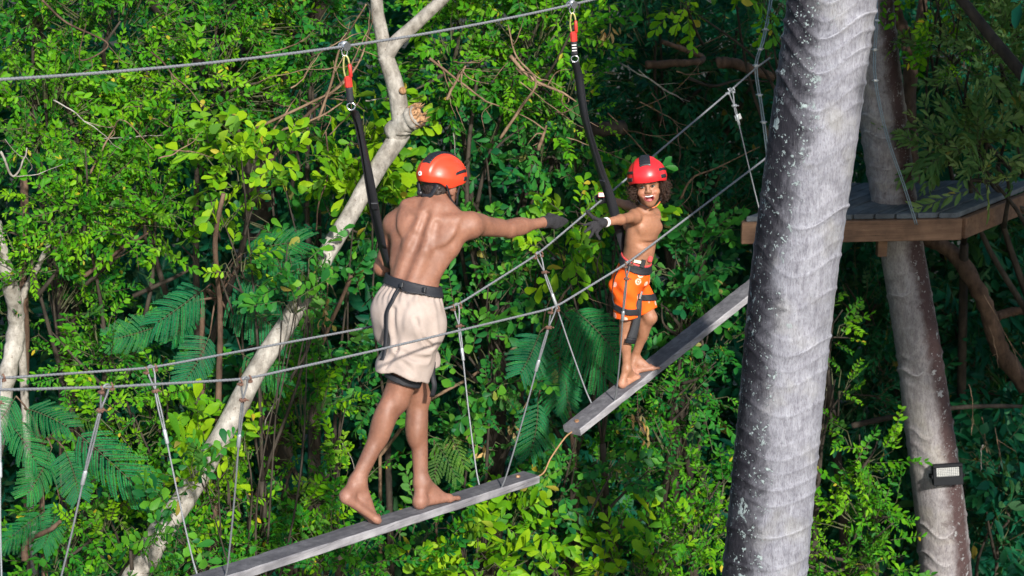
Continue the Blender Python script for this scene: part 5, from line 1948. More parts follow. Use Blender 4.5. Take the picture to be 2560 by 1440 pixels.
def half(fld, c, n):
    X, Y, Z = fld.coords()
    n = nrm(n)
    return ((X - c[0]) * n[0] + (Y - c[1]) * n[1] + (Z - c[2]) * n[2]).astype(np.float32)


def helmet(parent, name, c, R, rad, mat, sticker=None):
    """climbing helmet; R rows = (right, forward, up). Built in its own frame, then turned into place."""
    R = np.asarray(R)
    a, b, h = rad
    fld = Field((-a - .03, -b - .03, -.10), (a + .03, b + .04, h + .03), .0032)
    X, Y, Z = fld.coords()
    r2 = lambda q: ((X / (a - q)) ** 2 + (Y / (b - q)) ** 2 + (Z / (h - q)) ** 2)
    dist = lambda q: (np.sqrt(r2(q)) - 1) * min(a, b, h) * 1.0
    # relief: raised crown between two swooping lines
    ang = np.abs(X) / a
    sm = lambda e0, e1, x: np.clip((x - e0) / (e1 - e0), 0, 1) ** 2 * (3 - 2 * np.clip((x - e0) / (e1 - e0), 0, 1))
    swoop = .52 + .22 * (Y / b)
    relief = .0045 * sm(.05, -.05, ang - swoop) * sm(-.02, .02, Z) + .003 * sm(.03, -.03, np.abs(Z + .012) - .008)
    dout = dist(0) - relief
    din = dist(.010)
    low = -.030 - .026 * np.exp(-((Y + .035) / .045) ** 2) * sm(.2, .7, ang) + .012 * sm(.03, .10, Y) - .012 * sm(-.02, -.10, Y) * (1 - sm(.2, .8, ang))
    cut = low - Z
    # brim: the front edge flares out a little
    dsh = np.maximum(np.maximum(dout, -din), cut)
    T = lambda V: np.asarray(c) + V[:, :1] * R[0] + V[:, 1:2] * R[1] + V[:, 2:3] * R[2]

    def mk(nm, F, m, par, rl=1):
        V, Q = fld.mesh(np.broadcast_to(F, fld.n).astype(np.float32))
        if len(V) == 0:
            return None
        V = relax(V, Q, rl)
        return link(nm, mesh_np(nm, T(V), Q), m, par)
    shell = mk(name, dsh, mat, parent)
    skin = np.abs(dout - .0005) - .0040
    # black band over the crown, wider in front, with cross ribs
    wband = .024 + .006 * sm(-.06, .08, Y)
    band = np.maximum(np.abs(X) - wband, np.maximum(-Y - b * .93, Y - b * .78))
    rib = .0022 * np.sin(Y * 2 * pi / .014)
    mk("vent_panel", np.maximum(np.maximum(skin - rib, band), .022 - Z), M_BLACKPL, shell)
    for s in (-1, 1):
        arc = Z - (.030 + .25 * (Y - .02) - 2.0 * (Y - .02) ** 2)
        v = np.maximum(np.abs(arc) - .0075, np.maximum(-(Y + .025), Y - .085))
        v = np.maximum(v, .3 * a - s * X)
        mk("side_vent", np.maximum(skin + .001, v), M_BLACKPL, shell)
        v2 = np.maximum(np.abs(Z + .006 - .1 * Y) - .0105, np.abs(Y - .062) - .021)
        v2 = np.maximum(v2, .3 * a - s * X)
        mk("side_vent", np.maximum(skin + .001, v2), M_BLACKPL, shell)
    # inner pad / rear fit band
    dpad = np.maximum(np.maximum(dist(.011), -dist(.017)), np.maximum(-Z - .072 + .02 * sm(0, .08, Y), Z + .01))
    mk("fit_band", np.maximum(dpad, Y - .02), M_BLACKPL, shell)
    if sticker:
        sx, sy, sz = sticker
        k = sqrt((sx / a) ** 2 + (sy / b) ** 2 + (sz / h) ** 2)
        p = np.array([sx, sy, sz]) / k * 1.0
        nn = nrm([p[0] / a ** 2, p[1] / b ** 2, p[2] / h ** 2])
        u = nrm(np.cross(nn, [0, 0, 1.0]))
        w = np.cross(nn, u)
        t = np.arange(20) * 2 * pi / 20
        for nm, rr, o, m in (("sticker", .0115, .0062, M_WHITE), ("sticker_mark", .0045, .0072, M_REDPL)):
            V = p + nn * o + rr * (np.cos(t)[:, None] * u + np.sin(t)[:, None] * w * (1.0 if nm == "sticker" else .8))
            V2 = V - nn * .004
            mb = MB()
            mb.add(T(np.concatenate([V, V2])), [list(range(20))] + [[i, i + 20, (i + 1) % 20 + 20, (i + 1) % 20] for i in range(20)])
            mb.build(nm, m, shell, False)
    return shell, T


def glove_hand(fld, wrist, tips, thumb, knuckles, palm_r, palm_flat, k=.008):
    """palm from wrist to knuckles, four fingers (with a bend) and a thumb"""
    kn = np.asarray(knuckles, float)
    w = np.asarray(wrist, float)
    n = nrm(palm_flat)
    fld.put(capsule(w, kn.mean(0), palm_r * .92, palm_r, n, 1.7), k)
    for i in range(4):
        fld.put(capsule(w + (kn[i] - w) * .25, kn[i], palm_r * .55, palm_r * .45), k)
    for i in range(4):
        pts = tips[i]
        fld.put(capsule(kn[i], pts[0], palm_r * .40, palm_r * .36), .006)
        fld.put(capsule(pts[0], pts[1], palm_r * .36, palm_r * .29), .004)
    fld.put(capsule(w + (thumb[0] - w) * .25, thumb[0], palm_r * .5, palm_r * .42), k)
    fld.put(capsule(thumb[0], thumb[1], palm_r * .42, palm_r * .33), .005)


def foot(fld, ankle, heel, ball, side_in, up, size=1.0, toe_dir=None, toe_up=None):
    """foot from heel to ball, five toes; side_in = direction of the big toe across the foot, up = normal of the sole"""
    s = size
    a, h, b = np.asarray(ankle), np.asarray(heel), np.asarray(ball)
    up = nrm(up)
    d = nrm(b - h)
    td = d if toe_dir is None else nrm(toe_dir)
    tu = up if toe_up is None else nrm(toe_up)
    si = nrm(side_in - d * (side_in @ d))
    fld.put(capsule(h + up * .031 * s, h + up * .036 * s + d * .012 * s, .033 * s, .032 * s), .02 * s)
    fld.put(capsule(a, h + up * .040 * s, .034 * s, .030 * s), .025 * s)
    fld.put(capsule(a + d * .01 * s, b + up * .030 * s - d * .03 * s, .034 * s, .024 * s), .03 * s)
    fld.put(capsule(h + up * .022 * s - si * .010 * s, b + up * .018 * s - si * .026 * s, .022 * s, .018 * s), .015 * s)
    fld.put(capsule(h + up * .026 * s + d * .02 * s, b + up * .022 * s + si * .022 * s, .020 * s, .021 * s), .015 * s)
    fld.put(capsule(b + up * .018 * s + si * .024 * s, b + up * .017 * s - si * .032 * s - d * .012 * s, .018 * s, .015 * s), .012 * s)
    fld.put(capsule(a - up * .01 * s, (h + b) / 2 + up * .034 * s + d * .01 * s, .028 * s, .024 * s), .018 * s)
    fld.put(capsule(h + up * .034 * s + d * .02 * s, b + up * .026 * s - d * .02 * s, .022 * s, .018 * s), .012 * s)
    for i in range(5):
        off = (.034 - .0175 * i) * s
        L = (.056, .054, .048, .042, .034)[i] * s
        r = (.0125, .0090, .0085, .0080, .0080)[i] * s
        q = b + si * off - d * (.004 + .006 * i) * s + up * .013 * s
        e = q + td * L - tu * (.013 * s - r) + si * .002
        m = (q + e) / 2 + tu * .005 * s
        fld.put(capsule(q, m, r, r * .92), .003 * s)
        fld.put(capsule(m, e, r * .92, r), .002 * s)


def chain_strap(mb, pts, wd, width, n=20, thick=.0025):
    P = spline(pts, n)
    ribbon(mb, P, np.asarray(wd, float), width, thick)


def ring(mb, c, u, v, ru, rv, r, n=24, a0=0, a1=2 * pi, seg=6):
    t = np.linspace(a0, a1, n)
    P = np.asarray(c) + np.outer(np.cos(t) * ru, u) + np.outer(np.sin(t) * rv, v)
    V, F = tube_np(P, r, seg)
    mb.add_np(V, F)


# ---------------------------------------------------------------- the man
def make_man():
    J = {k: at(*v) for k, v in dict(
        pelvis=(1024, 770, 9.86), waist=(1034, 692, 9.90), chest=(1064, 604, 9.98), neck=(1096, 522, 10.06), head=(1104, 457, 10.10),
        Lsh=(990, 562, 10.06), Rsh=(1176, 562, 9.99), Lel=(957, 668, 10.10), Lwr=(985, 640, 10.34),
        Rel=(1272, 571, 10.20), Rwr=(1360, 556, 10.385),
        Lhip=(988, 800, 9.91), Rhip=(1056, 806, 9.80), Lkn=(1043, 992, 9.98), Lan=(1053, 1206, 9.885),
        Rkn=(990, 998, 9.74), Ran=(893, 1203, 9.60)).items()}
    nr = nrm
    up = nr(J['neck'] - J['waist'])
    rt = nr(J['Rsh'] - J['Lsh'])
    rt = nr(rt - up * (rt @ up))
    fw = np.cross(up, rt)
    C = J['chest']
    T = lambda x, y, z: C + rt * x + fw * y + up * z
    pr = nr(J['Rhip'] - J['Lhip'])
    pu = nr(J['waist'] - J['pelvis'])
    pr = nr(pr - pu * (pr @ pu))
    pf = np.cross(pu, pr)
    Pc = J['pelvis']
    PT = lambda x, y, z: Pc + pr * x + pf * y + pu * z
    allp = np.array(list(J.values()))
    lo = allp.min(0) - [.22, .24, .20]
    hi = allp.max(0) + [.26, .28, .18]
    fld = Field(lo, hi, .0046)
    put = fld.put
    ax = np.array([rt, fw, up])
    pax = np.array([pr, pf, pu])
    # trunk
    put(ellipsoid(T(0, .005, .02), ax, (.158, .110, .185)), .03)
    put(ellipsoid(T(0, -.012, .10), ax, (.150, .098, .090)), .03)
    put(capsule(T(0, .0, -.10), PT(0, .0, .06), .118, .122, fw, 1.22), .05)
    put(ellipsoid(PT(0, .0, .02), pax, (.158, .108, .10)), .04)
    for s in (-1, 1):
        put(ellipsoid(PT(s * .072, -.042, -.045), pax, (.078, .072, .085)), .03)
        # latissimus flaring from the waist to the armpit
        put(capsule(T(s * .118, -.020, .055), T(s * .088, -.012, -.135), .060, .040, fw, 1.25), .03)
        put(capsule(T(s * .135, -.015, .085), T(s * .128, -.018, .0), .045, .045), .03)
        # spine muscles
        put(capsule(PT(s * .036, -.074, .04), T(s * .038, -.084, -.06), .030, .030), .024)
        put(capsule(T(s * .038, -.084, -.06), T(s * .042, -.082, .08), .030, .030), .026)
        # shoulder blade
        put(ellipsoid(T(s * (.092 if s < 0 else .100), -.086, .050), np.array([nr(rt + s * -.35 * up), fw, nr(up + s * .35 * rt)]), (.050, .020, .078)), .028)
        put(capsule(T(s * .050, -.092, .095), T(s * .135, -.070, .128), .020, .024), .018)
        # trapezius
        put(capsule(T(s * .026, -.050, .185), T(s * .115, -.035, .140), .044, .040), .03)
        put(capsule(T(s * .022, -.078, .16), T(s * .02, -.098, .02), .034, .026), .02)
    put(capsule(T(0, -.030, .12), J['neck'] + up * .02, .075, .058), .03)
    # spine groove
    put(capsule(T(0, -.125, .10), T(0, -.128, -.06), .014, .016), .022, 'sub')
    put(capsule(T(0, -.128, -.06), PT(0, -.122, .05), .016, .018), .022, 'sub')
    # hollow along the inner edge of the shoulder blades
    for s in (-1, 1):
        put(capsule(T(s * .062, -.122, .070), T(s * .085, -.126, -.035), .005, .008), .030, 'sub')
    # neck and head
    hu = nr(np.array([.12, .20, .96]))
    hf = nr(np.array([.60, .76, -.10]))
    hf = nr(hf - hu * (hf @ hu))
    hr = np.cross(hf, hu)
    H = J['head']
    HT = lambda x, y, z: H + hr * x + hf * y + hu * z
    hax = np.array([hr, hf, hu])
    put(capsule(J['neck'] - up * .03, HT(0, -.028, -.06), .060, .056), .03)
    for s in (-1, 1):
        put(capsule(J['neck'] + rt * s * .03 - fw * .02, HT(s * .035, -.045, -.075), .028, .026), .02)
    put(ellipsoid(HT(0, -.01, .02), hax, (.075, .095, .095)), .02)
    put(ellipsoid(HT(0, .030, -.060), hax, (.056, .062, .062)), .025)
    put(capsule(HT(0, .075, -.095), HT(0, .082, -.09), .020), .02)
    put(capsule(HT(0, .088, .0), HT(0, .108, -.032), .010, .014), .012)
    put(capsule(HT(-.02, .086, -.062), HT(.02, .086, -.062), .010), .008)
    for s in (-1, 1):
        put(ellipsoid(HT(s * .076, -.006, -.022), np.array([nr(hr + s * -.3 * hf), hf, hu]), (.010, .020, .032)), .006)
    # arms
    sd = nr(J['Rel'] - J['Rsh'])
    put(ball(J['Rsh'] - up * .005, .062), .03)
    put(capsule(T(.12, -.02, .09), J['Rsh'], .058, .058), .03)
    put(ellipsoid(J['Rsh'] + sd * .05 + up * .014, np.array([sd, nr(np.cross(up, sd)), nr(np.cross(sd, np.cross(up, sd)))]), (.075, .050, .046)), .02)
    put(capsule(J['Rsh'], J['Rel'], .046, .036), .02)
    dn = np.array([0, 0, -1.0])
    put(capsule(J['Rsh'] + sd * .09 + dn * .014, J['Rel'] - sd * .05 + dn * .014, .034, .029), .02)
    put(capsule(J['Rsh'] + sd * .11 - dn * .012, J['Rel'] - sd * .06 - dn * .012, .031, .027), .02)
    put(ball(J['Rel'] + dn * .012, .036), .02)
    fd = nr(J['Rwr'] - J['Rel'])
    put(capsule(J['Rel'], J['Rwr'], .036, .0245), .02)
    put(ellipsoid(J['Rel'] + fd * .065 - dn * .010, np.array([fd, nr(np.cross(dn, fd)), nr(np.cross(fd, np.cross(dn, fd)))]), (.085, .038, .036)), .018)
    put(ellipsoid(J['Rel'] + fd * .07 + dn * .016, np.array([fd, nr(np.cross(dn, fd)), nr(np.cross(fd, np.cross(dn, fd)))]), (.080, .033, .029)), .018)
    put(capsule(J['Rwr'], J['Rwr'] + fd * .04, .025, .024, dn, .9), .01)
    put(ball(J['Lsh'], .060), .03)
    put(capsule(T(-.12, -.02, .09), J['Lsh'], .058, .056), .03)
    put(capsule(J['Lsh'], J['Lel'], .048, .040), .02)
    put(ball(J['Lel'], .036), .02)
    put(capsule(J['Lel'], J['Lwr'], .040, .026), .02)
    put(capsule(J['Lwr'], J['Lwr'] + nr(J['Lwr'] - J['Lel']) * .05, .025, .024), .01)
    # legs
    for s in ('L', 'R'):
        h, k, a = J[s + 'hip'], J[s + 'kn'], J[s + 'an']
        td, cd = nr(k - h), nr(a - k)
        bk = -pf
        put(capsule(h, k, .090, .061), .03)
        put(capsule(h + td * .08 + pf * .02, k - td * .06 + pf * .015, .066, .046), .03)
        put(ball(k, .055), .03)
        put(capsule(k, a, .050, .034), .03)
        put(ellipsoid(k + cd * .125 + bk * .020, np.array([nr(np.cross(cd, bk)), bk, cd]), (.052, .046, .118)), .025)
        put(ellipsoid(k + cd * .14 + bk * .012 + pr * (.014 if s == 'R' else -.014), np.array([nr(np.cross(cd, bk)), bk, cd]), (.036, .036, .10)), .02)
        # hamstring tendons either side of the hollow of the knee
        for q in (-1, 1):
            put(capsule(k - td * .13 + bk * .034 + pr * q * .024, k + cd * .02 + bk * .028 + pr * q * .032, .020, .015), .018)
        put(capsule(k + cd * .25 + bk * .018, a + bk * .030, .016, .012), .02)
        for q in (-1, 1):
            put(ball(a + nr(np.cross(cd, bk)) * .026 * q, .016), .014)
    pz0 = lambda s: plank_z(0, s)
    # feet: the left one flat on the plank, the right one on its toes
    inward = lambda s: BR_N * s
    Lh = bp(-.085, -.002, pz0(-.085))
    Lb = bp(.095, .004, pz0(.095))
    foot(fld, J['Lan'], Lh, Lb, BR_N, UP, 1.0)
    Rb = at(905, 1316, 9.625)
    sR = (Rb - BR_P) @ BR_D
    Rb = bp(sR, .004, pz0(sR) + .002)
    Rh = at(858, 1256, 9.515)
    soleR = nr(np.cross(-BR_N, nr(Rb - Rh)))
    if soleR[2] < 0:
        soleR = -soleR
    foot(fld, J['Ran'], Rh, Rb, -BR_N, soleR, 1.0, BR_D + UP * .05, UP)

    def paint(V):
        col = np.tile(SK, (len(V), 1))
        # paler heels and soles, darker shins and elbows
        for c, r in ((Rh, .055), (Lh, .05), (Rb, .06)):
            d = np.linalg.norm(V - (c + np.array([0, 0, .0])), axis=1)
            w = np.clip(1 - d / r, 0, 1)[:, None] ** .7 * .75
            col = col * (1 - w) + SK_PALE * w
        d = np.minimum(np.linalg.norm(V - Rh, axis=1), np.minimum(np.linalg.norm(V - Lh, axis=1), np.linalg.norm(V - Lb, axis=1)))
        w = np.clip(1 - d / .22, 0, 1)[:, None] * .35
        col = col * (1 - w) + SK_PALE * .85 * w
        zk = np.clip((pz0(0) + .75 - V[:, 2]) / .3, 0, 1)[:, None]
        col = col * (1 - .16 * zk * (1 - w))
        return {"skin": col}
    body, V = field_obj("person", fld, None, M_SKIN, None, 2, paint)
    tag(body, "man seen from behind in cream shorts and red helmet, reaching to the boy", "person", "people on the bridge")

    # hair showing under the helmet
    hf_ = Field(H - .16, H + .16, .004)
    hf_.put(ellipsoid(HT(0, -.014, .015), hax, (.079, .099, .10)), .01)
    hf_.put(ellipsoid(HT(0, -.055, -.045), hax, (.062, .045, .055)), .02)
    Xc = hf_.coords()
    Fh = hf_.F + wrinkle(*Xc, 3, 420, .0022)
    Fh = np.maximum(np.maximum(Fh, half(hf_, HT(0, -.030, 0), hf)), -half(hf_, HT(0, 0, -.085), hu))
    field_obj("hair", hf_, Fh.astype(np.float32), M_HAIR, body, 0)

    # helmet
    tilt = nr(hu * .985 + hf * .03 + hr * -.02)
    R_ = np.array([hr, nr(hf - tilt * (hf @ tilt)), tilt])
    sh, TT = helmet(body, "helmet", HT(0, -.008, .035), R_, (.108, .133, .104), M_HELM1, (-.018, -.128, -.004))
    # chin straps
    mb = MB()
    for s in (-1, 1):
        chain_strap(mb, [TT(np.array([[s * .092, .035, -.03]]))[0], HT(s * .082, .03, -.045), HT(s * .062, .052, -.10), HT(0, .070, -.122)], hf, .012, 16)
        chain_strap(mb, [TT(np.array([[s * .088, -.06, -.04]]))[0], HT(s * .082, -.020, -.065), HT(s * .064, .045, -.098)], hu, .012, 16)
    chain_strap(mb, [TT(np.array([[-.06, -.095, -.045]]))[0] - hf * .0, HT(-.03, -.108, -.062), HT(.03, -.108, -.062), TT(np.array([[.06, -.095, -.045]]))[0]], hu, .020, 20, .004)
    mb.build("chin_strap", M_BLACK, sh)
    mb = MB()
    kc = HT(-.028, -.113, -.058)
    add_tube(mb, [kc, kc - hf * .012], [.015, .013], 12)
    mb.build("fit_dial", M_BLACKPL, sh)

    # shorts
    RHem, LHem = at(1004, 934, 9.745), at(1046, 912, 9.95)
    slo, shi = PT(0, 0, 0) - [.32, .32, .48], PT(0, 0, 0) + [.30, .30, .22]
    sf = Field(slo, shi, .0052)
    si = sf.like()
    X, Y, Z = sf.coords()

    def shorts_shape(f, g, long_):
        f.put(capsule(PT(0, 0, .045), PT(0, 0, .150), .142 - g, .134 - g, pf, 1.22), .03)
        f.put(ellipsoid(PT(0, -.004, .0), pax, (.178 - g, .138 - g, .12)), .04)
        for s in (-1, 1):
            f.put(ellipsoid(PT(s * .062, -.046, -.060), pax, (.105 - g, .088 - g, .125 - g)), .06)
        for s, hem, r0, r1 in (('R', RHem, .106, .127), ('L', LHem, .098, .100)):
            h = J[s + 'hip']
            e = hem if not long_ else hem + nr(hem - h) * .12
            cp = capsule(h, e, r0 - g, r1 - g, pf, 1.08)
            pl_n = nr(nr(hem - h) + (np.array([.10, 0, .0]) if s == 'R' else np.array([-.25, 0, -.1])))
            if not long_:
                def fn(X, Y, Z, cp=cp, hem=hem, pl_n=pl_n):
                    d = (X - hem[0]) * pl_n[0] + (Y - hem[1]) * pl_n[1] + (Z - hem[2]) * pl_n[2]
                    return np.maximum(cp[0](X, Y, Z), d)
                f.put((fn, cp[1], cp[2]), .03)
            else:
                f.put(cp, .03)
    shorts_shape(sf, 0, False)
    shorts_shape(si, 0, True)
    px_ = (X - Pc[0]) * pr[0] + (Y - Pc[1]) * pr[1] + (Z - Pc[2]) * pr[2]
    py_ = (X - Pc[0]) * pf[0] + (Y - Pc[1]) * pf[1] + (Z - Pc[2]) * pf[2]
    pz_ = (X - Pc[0]) * pu[0] + (Y - Pc[1]) * pu[1] + (Z - Pc[2]) * pu[2]
    th = np.arctan2(py_, px_)
    gather = .0050 * np.exp(-((.10 - pz_) / .07) ** 2) * np.sin(th * 26 + 3 * np.sin(pz_ * 30))
    fold = wrinkle(px_ * 2.0, py_ * 2.0, pz_ * .30, 12, 20, .0105) + wrinkle(px_ + .5 * pz_, py_, pz_, 14, 30, .0045)
    # big diagonal folds from the seat to the hem
    dia = .008 * np.sin((px_ * .8 + pz_ * .55) * 42 + 1.0) * np.exp(-((pz_ + .16) / .12) ** 2)
    w_ = (gather + fold * np.clip((.10 - pz_) / .12, 0, 1) + dia)
    # the seam between the buttocks
    crease = .005 * np.exp(-((px_ + .012) / .016) ** 2) * np.exp(-((pz_ + .06) / .075) ** 2) * (py_ < 0)
    # pressed creases and seams, drawn where the cloth pulls
    for pts, dep, wid in (([(987, 872), (1030, 893), (1082, 903)], .010, .012), ([(1008, 722), (992, 790), (984, 868)], .0045, .012), ([(1066, 735), (1082, 800), (1084, 868)], .006, .016),
                          ([(958, 770), (966, 830), (976, 868)], .008, .012), ([(1040, 800), (1062, 850), (1096, 872)], .006, .010), ([(985, 880), (968, 905), (962, 930)], .009, .010),
                          ([(1010, 905), (1025, 925), (1030, 945)], .006, .012), ([(1088, 760), (1100, 810), (1106, 850)], .006, .012)):
        q = project_out(sf, sf.F, [at(x, y, 9.66) for x, y in pts], 0.0)
        q = spline(q, 7)
        best = None
        for a_, b_ in zip(q[:-1], q[1:]):
            dd = capsule(a_, b_, 0.0)[0](X, Y, Z)
            best = dd if best is None else np.minimum(best, dd)
        w_ = w_ + dep * np.exp(-(best / wid) ** 2) - .5 * dep * np.exp(-((best - 2.2 * wid) / wid) ** 2)
    outer = sf.F + w_ + crease
    inner = si.F + w_ + crease + .013
    top = pz_ + .14 * px_ - .105
    hemd = half(sf, RHem, nr(J['Rhip'] - RHem))
    band = .0022 * (np.abs(hemd - .010) < .0105)
    outer = outer - band * (si.F > -.02)
    outer = np.maximum(outer, sf.F - .02)
    Fs = np.maximum(np.maximum(outer, -(inner)), top)
    field_obj("shorts", sf, Fs.astype(np.float32), M_CREAM, body, 1)
    # harness belt above the shorts, following the waist
    belt_n = nr(pu + pr * .02)
    bc = PT(0, 0, .112)
    tilt_n = nr(pu + pr * .14)
    Fb = np.maximum(np.abs(sf.F - .008) - .0055, slab(sf, bc, tilt_n, .023))
    hb, _ = field_obj("harness_belt", sf, Fb.astype(np.float32), M_BLACK, body, 1)
    # gear loop
    mb = MB()
    g0, g1 = PT(.06, -.135, .090), PT(.150, -.075, .082)
    chain_strap(mb, [g0 + pu * .012, g0 - pu * .004, (g0 + g1) / 2 - pu * .010 - pf * .020, g1 - pu * .004, g1 + pu * .012], pu, .008, 18, .006)
    mb.build("gear_loop", M_BLACK, hb)
    mb = MB()
    for g in (g0, g1):
        add_box(mb, g + pu * .014 - pf * .004, (pr, pf, pu), (.009, .007, .012), .002)
    mb.build("buckle", M_BLACKPL, hb, False)
    # strap from the belt down the left buttock to the leg loop
    mb = MB()
    P = [at(x, y, 9.69) for x, y in ((984, 706), (962, 738), (946, 785), (942, 835), (949, 880), (958, 905))]
    P = project_out(sf, outer, P, .006)
    chain_strap(mb, P, pr, .022, 30, .004)
    mb.build("rear_strap", M_BLACK, hb)
    mb = MB()
    P = project_out(sf, outer, [at(992, 704, 9.69), at(980, 722, 9.69), at(970, 738, 9.69)], .010)
    chain_strap(mb, P, pr, .012, 10, .003)
    mb.build("strap_end", M_BLACK, hb)
    # leg loops just under the hem
    for s, c, nn, col_ in (('R', RHem, nr(J['Rkn'] - J['Rhip']), 1), ('L', LHem, nr(J['Lkn'] - J['Lhip']), 0)):
        lf = Field(c - .2, c + .2, .005)
        h, k = J[s + 'hip'], J[s + 'kn']
        lf.put(capsule(h, k, .096, .080), .02)
        cc = h + (k - h) * (.735 if s == 'R' else .66)
        Fl = np.maximum(np.abs(lf.F - .002) - .005, slab(lf, cc, nn, .016))
        field_obj("leg_loop", lf, Fl.astype(np.float32), M_BLACK, hb, 1)
    # hanging strap end beside the thigh
    mb = MB()
    q = at(1083, 905, 9.80)
    chain_strap(mb, [q, at(1082, 940, 9.80), at(1086, 965, 9.79), at(1080, 992, 9.80)], (1, .3, 0), .024, 14, .003)
    mb.build("strap_end", M_BLACK, hb)

    # gloves
    gf = Field(J['Rwr'] - [.06, .08, .09], J['Rwr'] + [.24, .30, .10], .0036)
    W = J['Rwr'] + fd * .005
    hd = nr(at(1428, 556, 10.53) - W)
    sidev = nr(np.cross(hd, UP))
    dnv = nr(np.cross(hd, sidev))
    if dnv[2] > 0:
        dnv = -dnv
    kn = [W + hd * .090 + dnv * (-.022 + .0145 * i) - sidev * .004 for i in range(4)]
    tips = [[kn[i] + hd * (.048 - .004 * abs(i - 1)) + sidev * -.006 + dnv * (.006 - .004 * i), kn[i] + hd * (.094 - .008 * abs(i - 1)) - sidev * .014 + dnv * (.014 - .009 * i)] for i in range(4)]
    glove_hand(gf, W, tips, [W + hd * .06 - sidev * .030 - dnv * .030, W + hd * .105 - sidev * .038 - dnv * .026], kn, .030, sidev)
    gf.put(capsule(W - fd * .018, W + fd * .03, .031, .030), .008)
    Xg = gf.coords()
    Fg = gf.F + wrinkle(*Xg, 4, 500, .0009)
    Fg = np.maximum(Fg, -half(gf, W - fd * .012, fd))
    field_obj("glove", gf, Fg.astype(np.float32), M_GLOVE, body, 1)
    gl = Field(J['Lwr'] - .16, J['Lwr'] + .18, .0045)
    Wl = J['Lwr']
    ld = nr(J['Lwr'] - J['Lel'])
    ls = nr(np.cross(ld, UP))
    lu = nr(np.cross(ls, ld))
    kn = [Wl + ld * .085 + lu * (-.03 + .02 * i) for i in range(4)]
    tips = [[kn[i] + ld * .025 + ls * .03, kn[i] - ld * .005 + ls * .045] for i in range(4)]
    glove_hand(gl, Wl, tips, [Wl + ld * .06 + lu * .035 + ls * .015, Wl + ld * .085 + lu * .03 + ls * .04], kn, .030, ls)
    field_obj("glove", gl, np.maximum(gl.F, -half(gl, Wl - ld * .01, ld)), M_GLOVE, body, 1)
    return J, PT, body


def fld_sample(src, dst):
    """values of src's field on dst's grid (nearest)"""
    idx = []
    for i in range(3):
        c = dst.lo[i] + dst.h * np.arange(dst.n[i])
        idx.append(np.clip(np.round((c - src.lo[i]) / src.h).astype(int), 0, src.n[i] - 1))
    return src.F[np.ix_(*idx)]


def project_out(fld, F, pts, off):
    """move points onto the surface of field F (outside by off)"""
    out = []
    g = [None] * 3
    for p in pts:
        p = np.array(p, float)
        for _ in range(12):
            i = np.clip(((p - fld.lo) / fld.h).astype(int), 1, fld.n - 2)
            d = F[tuple(i)]
            gr = np.array([F[i[0] + 1, i[1], i[2]] - F[i[0] - 1, i[1], i[2]], F[i[0], i[1] + 1, i[2]] - F[i[0], i[1] - 1, i[2]], F[i[0], i[1], i[2] + 1] - F[i[0], i[1], i[2] - 1]])
            p = p - nrm(gr) * (d - off) * .8
        out.append(p)
    return out


# ---------------------------------------------------------------- the boy
def print_mat():
    """orange cloth with small pale round flowers"""
    m, nt, out = new_mat("orange_flower_print")
    oc = obj_coords(nt)
    vor = N(nt, "ShaderNodeTexVoronoi", Scale=15.5, Randomness=0.55)
    nt.links.new(oc, vor.inputs["Vector"])
    d = vor.outputs["Distance"]
    core = ramp(nt, [(0.0, 1.0), (0.10, 1.0), (0.13, 0.0)], d)
    ringr = ramp(nt, [(0.15, 0.0), (0.18, 0.9), (0.27, 0.9), (0.31, 0.0)], d)
    pet = noise(nt, 160, 2, 0.5, oc)
    pr = ramp(nt, [(0.42, 0.0), (0.52, 1.0)], pet)
    ringp = math_n(nt, 'MULTIPLY', ringr.outputs[0], math_n(nt, 'ADD', 0.45, math_n(nt, 'MULTIPLY', pr.outputs[0], 0.55)))
    f = math_n(nt, 'MAXIMUM', core.outputs[0], ringp)
    n1 = noise(nt, 14, 4, 0.6, oc)
    base = ramp(nt, [(0.3, (.80, .085, .006)), (0.7, (.92, .125, .008))], n1)
    c = mix(nt, base.outputs[0], (.88, .55, .45), f)
    principled(nt, out, c, 0.8, bump(nt, noise(nt, 600, 2, .5, oc), .2, .002), 0, .25)
    return m


